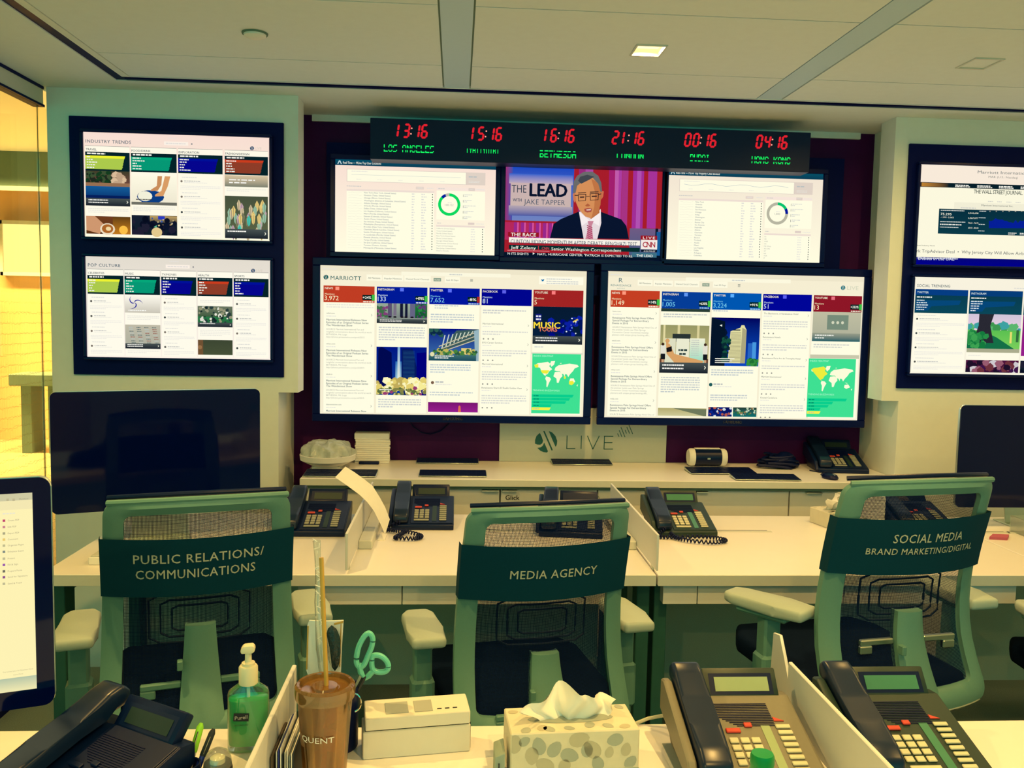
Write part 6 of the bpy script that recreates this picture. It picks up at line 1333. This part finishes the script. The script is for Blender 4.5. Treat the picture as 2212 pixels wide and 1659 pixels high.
# brochures standing against the left divider
br = empty('brochure', (-.268, 1.42, ZD), 0, 'brown leather folder leaning on the right side of the left divider', 'folder')
B().prism([(1.36, .7404), (1.50, .7404), (1.50, .800), (1.48, .812), (1.36, .812)], -.2865, -.283, 'x', bev=.001).out('cover', mat('brown_leather', (.10, .07, .04), .6, noise=.2), br, True)
for i in range(9):
    e = empty('leaflet', (-.278+i*.0034, 1.43, ZD), 0, 'thin leaflet standing in the row between the left divider and the amber cup', 'leaflet', 'leaflets standing beside the left divider')
    x = -.2795+i*.0034; zt = .815+.004*(i % 3)-.003*i*.4
    B().prism([(1.37, .7404), (1.505, .7404), (1.505, zt-.004), (1.499, zt), (1.37, zt)], x, x+.0016, 'x', T=None).out('sheet', [M['paper'], M['blueink'], M['paper'], M['ink'], M['signwhite'], M['paper'], M['grey'], M['paper'], M['ink']][i], e, True)
# amber tumbler
tm = empty('tumbler', (-.206, 1.405, ZD), 0, 'amber plastic tumbler with a lid and gold straw, white letters QUENT', 'cup')
tm.location = (-.204, 1.385, ZD); tm.scale = (1, 1, 1.26)
B().lathe([(.0, .0), (.031, .0), (.033, .004), (.0440, .128), (.0435, .128), (.0315, .006), (0, .005)], seg=40).out('outer_wall', M['amber'], tm)
B().lathe([(0, .014), (.027, .014), (.0395, .126), (.039, .126), (.0262, .016), (0, .016)], seg=36).out('inner_wall', M['amber'], tm)
B().lathe([(.0445, .126), (.0475, .127), (.0485, .134), (.0480, .142), (.0445, .145), (.0405, .1445), (.039, .139), (.022, .138), (.020, .141), (0, .1415), (0, .139), (.018, .1385), (.040, .1365), (.0435, .133)], seg=44).out('lid', M['amberdk'], tm)
B().prism([(-.006, .030), (.030, .018), (.034, .078), (.000, .088)], -.006, -.004, 'y', bev=.0008).out('inner_card', M['orange'], tm)
B().prism([(.003, .034), (.022, .028), (.024, .052), (.005, .056)], -.0075, -.0065, 'y').out('card_window', M['ink'], tm)
B().prism([(-.004, .084), (.030, .100), (.026, .122), (.010, .118)], -.003, -.001, 'y').out('inner_leaf', M['orange'], tm)
B().prism([(-.024, .024), (-.004, .020), (.0, .118), (-.022, .118)], .004, .006, 'y').out('inner_strip', M['ink'], tm)
cyl_text(tm, 'QUENT', .0418, radians(-10), .080, .0072, M['paper'], .056, .004, .09)
B().tube([(.004, -.002, .02), (.002, .0, .145), (-.008, .010, .306)], .0036, 12).out('straw', M['straw'], tm)
B().tube([(.046+.012*sin(t), .0, .118+.012*cos(t)) for t in [radians(10+16*i) for i in range(11)]], .0012, 6).out('hang_ring', M['chrome'], tm)
# black cup with scissors, wrapped cutlery, paper packet
bc = empty('pencil_cup', (-.205, 1.535, ZD), 0, 'black pencil cup behind the amber tumbler', 'pencil cup')
B().lathe([(0, 0), (.036, 0), (.038, .003), (.039, .112), (.0365, .112), (.0355, .005), (0, .005)], seg=32).out('cup', M['black'], bc)
sc = empty('scissors', (-.165, 1.535, .86), 0, 'scissors with pale teal handles standing in the black pencil cup', 'scissors')
def ringp(pxs, t): return [at(x, y, y=t) for x, y in pxs]
l1 = [(768, 1452), (765, 1430), (770, 1398), (784, 1370), (795, 1363), (805, 1370), (808, 1386), (802, 1408), (792, 1430), (783, 1447)]
l2 = [(803, 1412), (822, 1412), (838, 1426), (842, 1442), (836, 1452), (820, 1456), (806, 1449), (800, 1436)]
B().tube(smooth(ringp([(770, 1428), (774, 1400), (786, 1376), (797, 1368), (805, 1378), (803, 1396), (795, 1416), (786, 1436), (776, 1440)], 1.53)), .0050, 10, True).out('handle', M['teal'], sc, True)
B().tube(smooth(ringp([(806, 1417), (822, 1417), (835, 1428), (839, 1441), (833, 1450), (818, 1452), (806, 1446), (803, 1432)], 1.535)), .0050, 10, True).out('handle', M['teal'], sc, True)
B().tube(ringp([(776, 1434), (779, 1452), (786, 1462)], 1.53), [.005, .0055, .003], 10).out('handle_root', M['teal'], sc, True)
B().tube(ringp([(808, 1448), (796, 1460), (786, 1468)], 1.535), [.005, .0055, .003], 10).out('handle_root', M['teal'], sc, True)
q1, q2 = at(788, 1460, y=1.532), at(752, 1530, y=1.532)
B().tube([q1, q2], [.0045, .002], 4).out('blade', M['ink'], sc, True)
q1 = at(783, 1458, y=1.536); B().tube([q1, at(742, 1535, y=1.536)], [.0045, .002], 4).out('blade', M['steel'], sc, True)
wr_ = empty('wrapped_cutlery', (-.225, 1.53, .86), 0, 'clear plastic wrapper with white cutlery rising from the pencil cup beside the straw', 'wrapper')
q = [at(x, y, y=1.525) for x, y in ((684, 1168), (686, 1200), (688, 1250), (686, 1300), (690, 1345), (697, 1400), (702, 1440), (712, 1520))]
B().tube(q, [.007, .0055, .0055, .0055, .0075, .012, .012, .008], 8).out('film_sleeve', M['clear'], wr_, True)
B().tube([v+Vector((.001, .001, 0)) for v in q[2:]], .0024, 8).out('spoon_handle', M['paper'], wr_, True)
b = B()
for i in range(26):
    t = random.random(); p0 = q[0]*(1-t)+q[5]*t; b.tube([p0+Vector((random.uniform(-.007, .007), -.007, 0)), p0+Vector((random.uniform(-.007, .007), -.007, random.uniform(.003, .008)))], .0008, 4)
o = b.out('film_glint', M['paper'], wr_, True); o['kind'] = 'stuff'
pk = empty('paper_packet', (-.225, 1.55, .86), 0, 'white paper packet with a thin brown border standing in the pencil cup', 'packet')
fp = [(664, 1350), (668, 1340), (700, 1342), (742, 1340), (738, 1400), (736, 1452), (720, 1530), (690, 1530), (662, 1448)]
P3 = [at(x, y, y=1.556) for x, y in fp]; B().prism([(p.x, p.z) for p in P3], 1.555, 1.559, 'y').out('card', M['paper'], pk, True)
for L in ([(664, 1352), (667, 1352), (664, 1446), (661, 1446)], [(722, 1346), (742, 1341), (741, 1346), (722, 1350)], [(736, 1348), (738, 1348), (735, 1440), (733, 1440)]):
    P3 = [at(x, y, y=1.5545) for x, y in L]; B().prism([(p.x, p.z) for p in P3], 1.5538, 1.5549, 'y').out('border', M['straw'], pk, True)
fb = empty('black_film_bag', (-.205, 1.53, .9), 0, 'crumpled dark film bag between the straw and the scissors', 'bag')
c0 = at(720, 1400, y=1.54)
def bagf(u, v):
    t = 2*pi*u; r = .0135*(sin(v*pi)**.6); n = 1+.15*sin(5*t+v*7)+.1*sin(9*t)
    return c0+Vector((r*n*cos(t)*(1.1-.3*v)+.006*(v-.5), .007*n*sin(t)*sin(v*pi)**.5, (v-.5)*-.085))
b = B(); b.grid(bagf, 24, 12); bmesh.ops.remove_doubles(b.bm, verts=b.bm.verts, dist=.0004); b.out('film', mat('dark_film', (.01, .03, .035), .15, noise=.5, nscale=200, bump=1), fb, True, ang=80)
# white card box
wb = empty('card_box', (-.063, 1.525, ZD), radians(8.3), 'white cardboard mailing box with a tucked lid, right of the amber tumbler', 'box')
W, D, H = .190, .060, .075
B().box(-W/2, W/2, -D/2, D/2, .0003, .050, bev=.0015).out('tray', M['card'], wb)
B().box(-W/2+.004, W/2-.003, -D/2+.003, D/2-.003, .050, .0522).out('lid_gap', M['boxink'], wb)
B().prism([(-D/2-.001, .0523), (D/2, .0523), (D/2, .081), (D/2-.012, .082), (-D/2-.001, H)], -W/2+.004, W/2-.001, 'x', bev=.0015).out('lid', M['card'], wb)
sl = math.atan2(.007, D-.012)
TL = Matrix.Translation((0, -D/2, H+.0006)) @ Matrix.Rotation(sl, 4, 'X')
for a, c in ((-.055, -.015), (-.004, .028)): B().box(a, c, .008, .042, -.0002, .0006, T=TL).out('shipping_label', M['cardlabel'], wb)
for k in range(3):
    b = B(); b.box(.036+k*.014, .044+k*.014, .012, .014, -.0002, .0006, T=TL); b.out('mark', M['ink'], wb)
B().box(W/2-.0016, W/2+.0012, -D/2+.006, D/2-.006, .004, .051).out('side_slot', M['boxink'], wb)
# tissue box in front
tissue_box(.208, 1.462, ZD, radians(3.5), .222, .098, .082, 'large leaf-patterned tissue box with a white tissue at the bottom of the picture', .054)
gb = empty('grey_card_stand', (.082, 1.44, ZD), 0, 'small blue-grey card stand left of the large tissue box', 'stand')
B().prism([(.074, .7404), (.091, .7404), (.091, .792), (.074, .785)], 1.40, 1.455, 'y', bev=.001).out('card', M['boxblue'], gb, True)
B().box(.080, .082, 1.3975, 1.3995, .745, .775).out('slit', M['ink'], gb, True)
# water bottle with green cap
gp = at(1646, 1655, y=1.08)
gw = empty('water_bottle', (gp.x, 1.08, ZD), 0, 'clear bottle with a bright green cap in front of the grey phone', 'bottle')
hb = gp.z-.74
B().lathe([(0, .0), (.029, .0), (.031, .004), (.031, hb-.075), (.027, hb-.05), (.013, hb-.018), (.0125, hb-.002), (0, hb-.002)], seg=28).out('bottle', M['clear'], gw)
b = B()
n = 32; prof_ = [(.0158, hb-.012), (.0158, hb-.005), (.0150, hb-.0045), (.0152, hb+.004), (.0158, hb+.0045), (.0155, hb+.014), (.0140, hb+.0175), (0, hb+.018)]
b.lathe(prof_, seg=n).out('cap', M['capgreen'], gw)
# grey pad under the grey phone and its cable
gpd = empty('desk_pad', (.50, 1.42, .7402), 0, 'blue-grey pad lying under the grey phone', 'pad')
B().box(.388, .60, 1.30, 1.527, .7402, .7418, bev=.0005).out('pad', M['grey'], gpd, True)
gc = empty('phone_cable', (.40, 1.60, .75), 0, 'pale cable curving from the grey phone over the back edge of the desk', 'cable')
B().tube([at(x, y, y=yy) for x, y, yy in ((1352, 1600, 1.56), (1356, 1580, 1.59), (1370, 1564, 1.60), (1400, 1552, 1.60), (1430, 1546, 1.59), (1455, 1546, 1.575))], .0035, 8).out('cable', M['greycord'], gc, True)
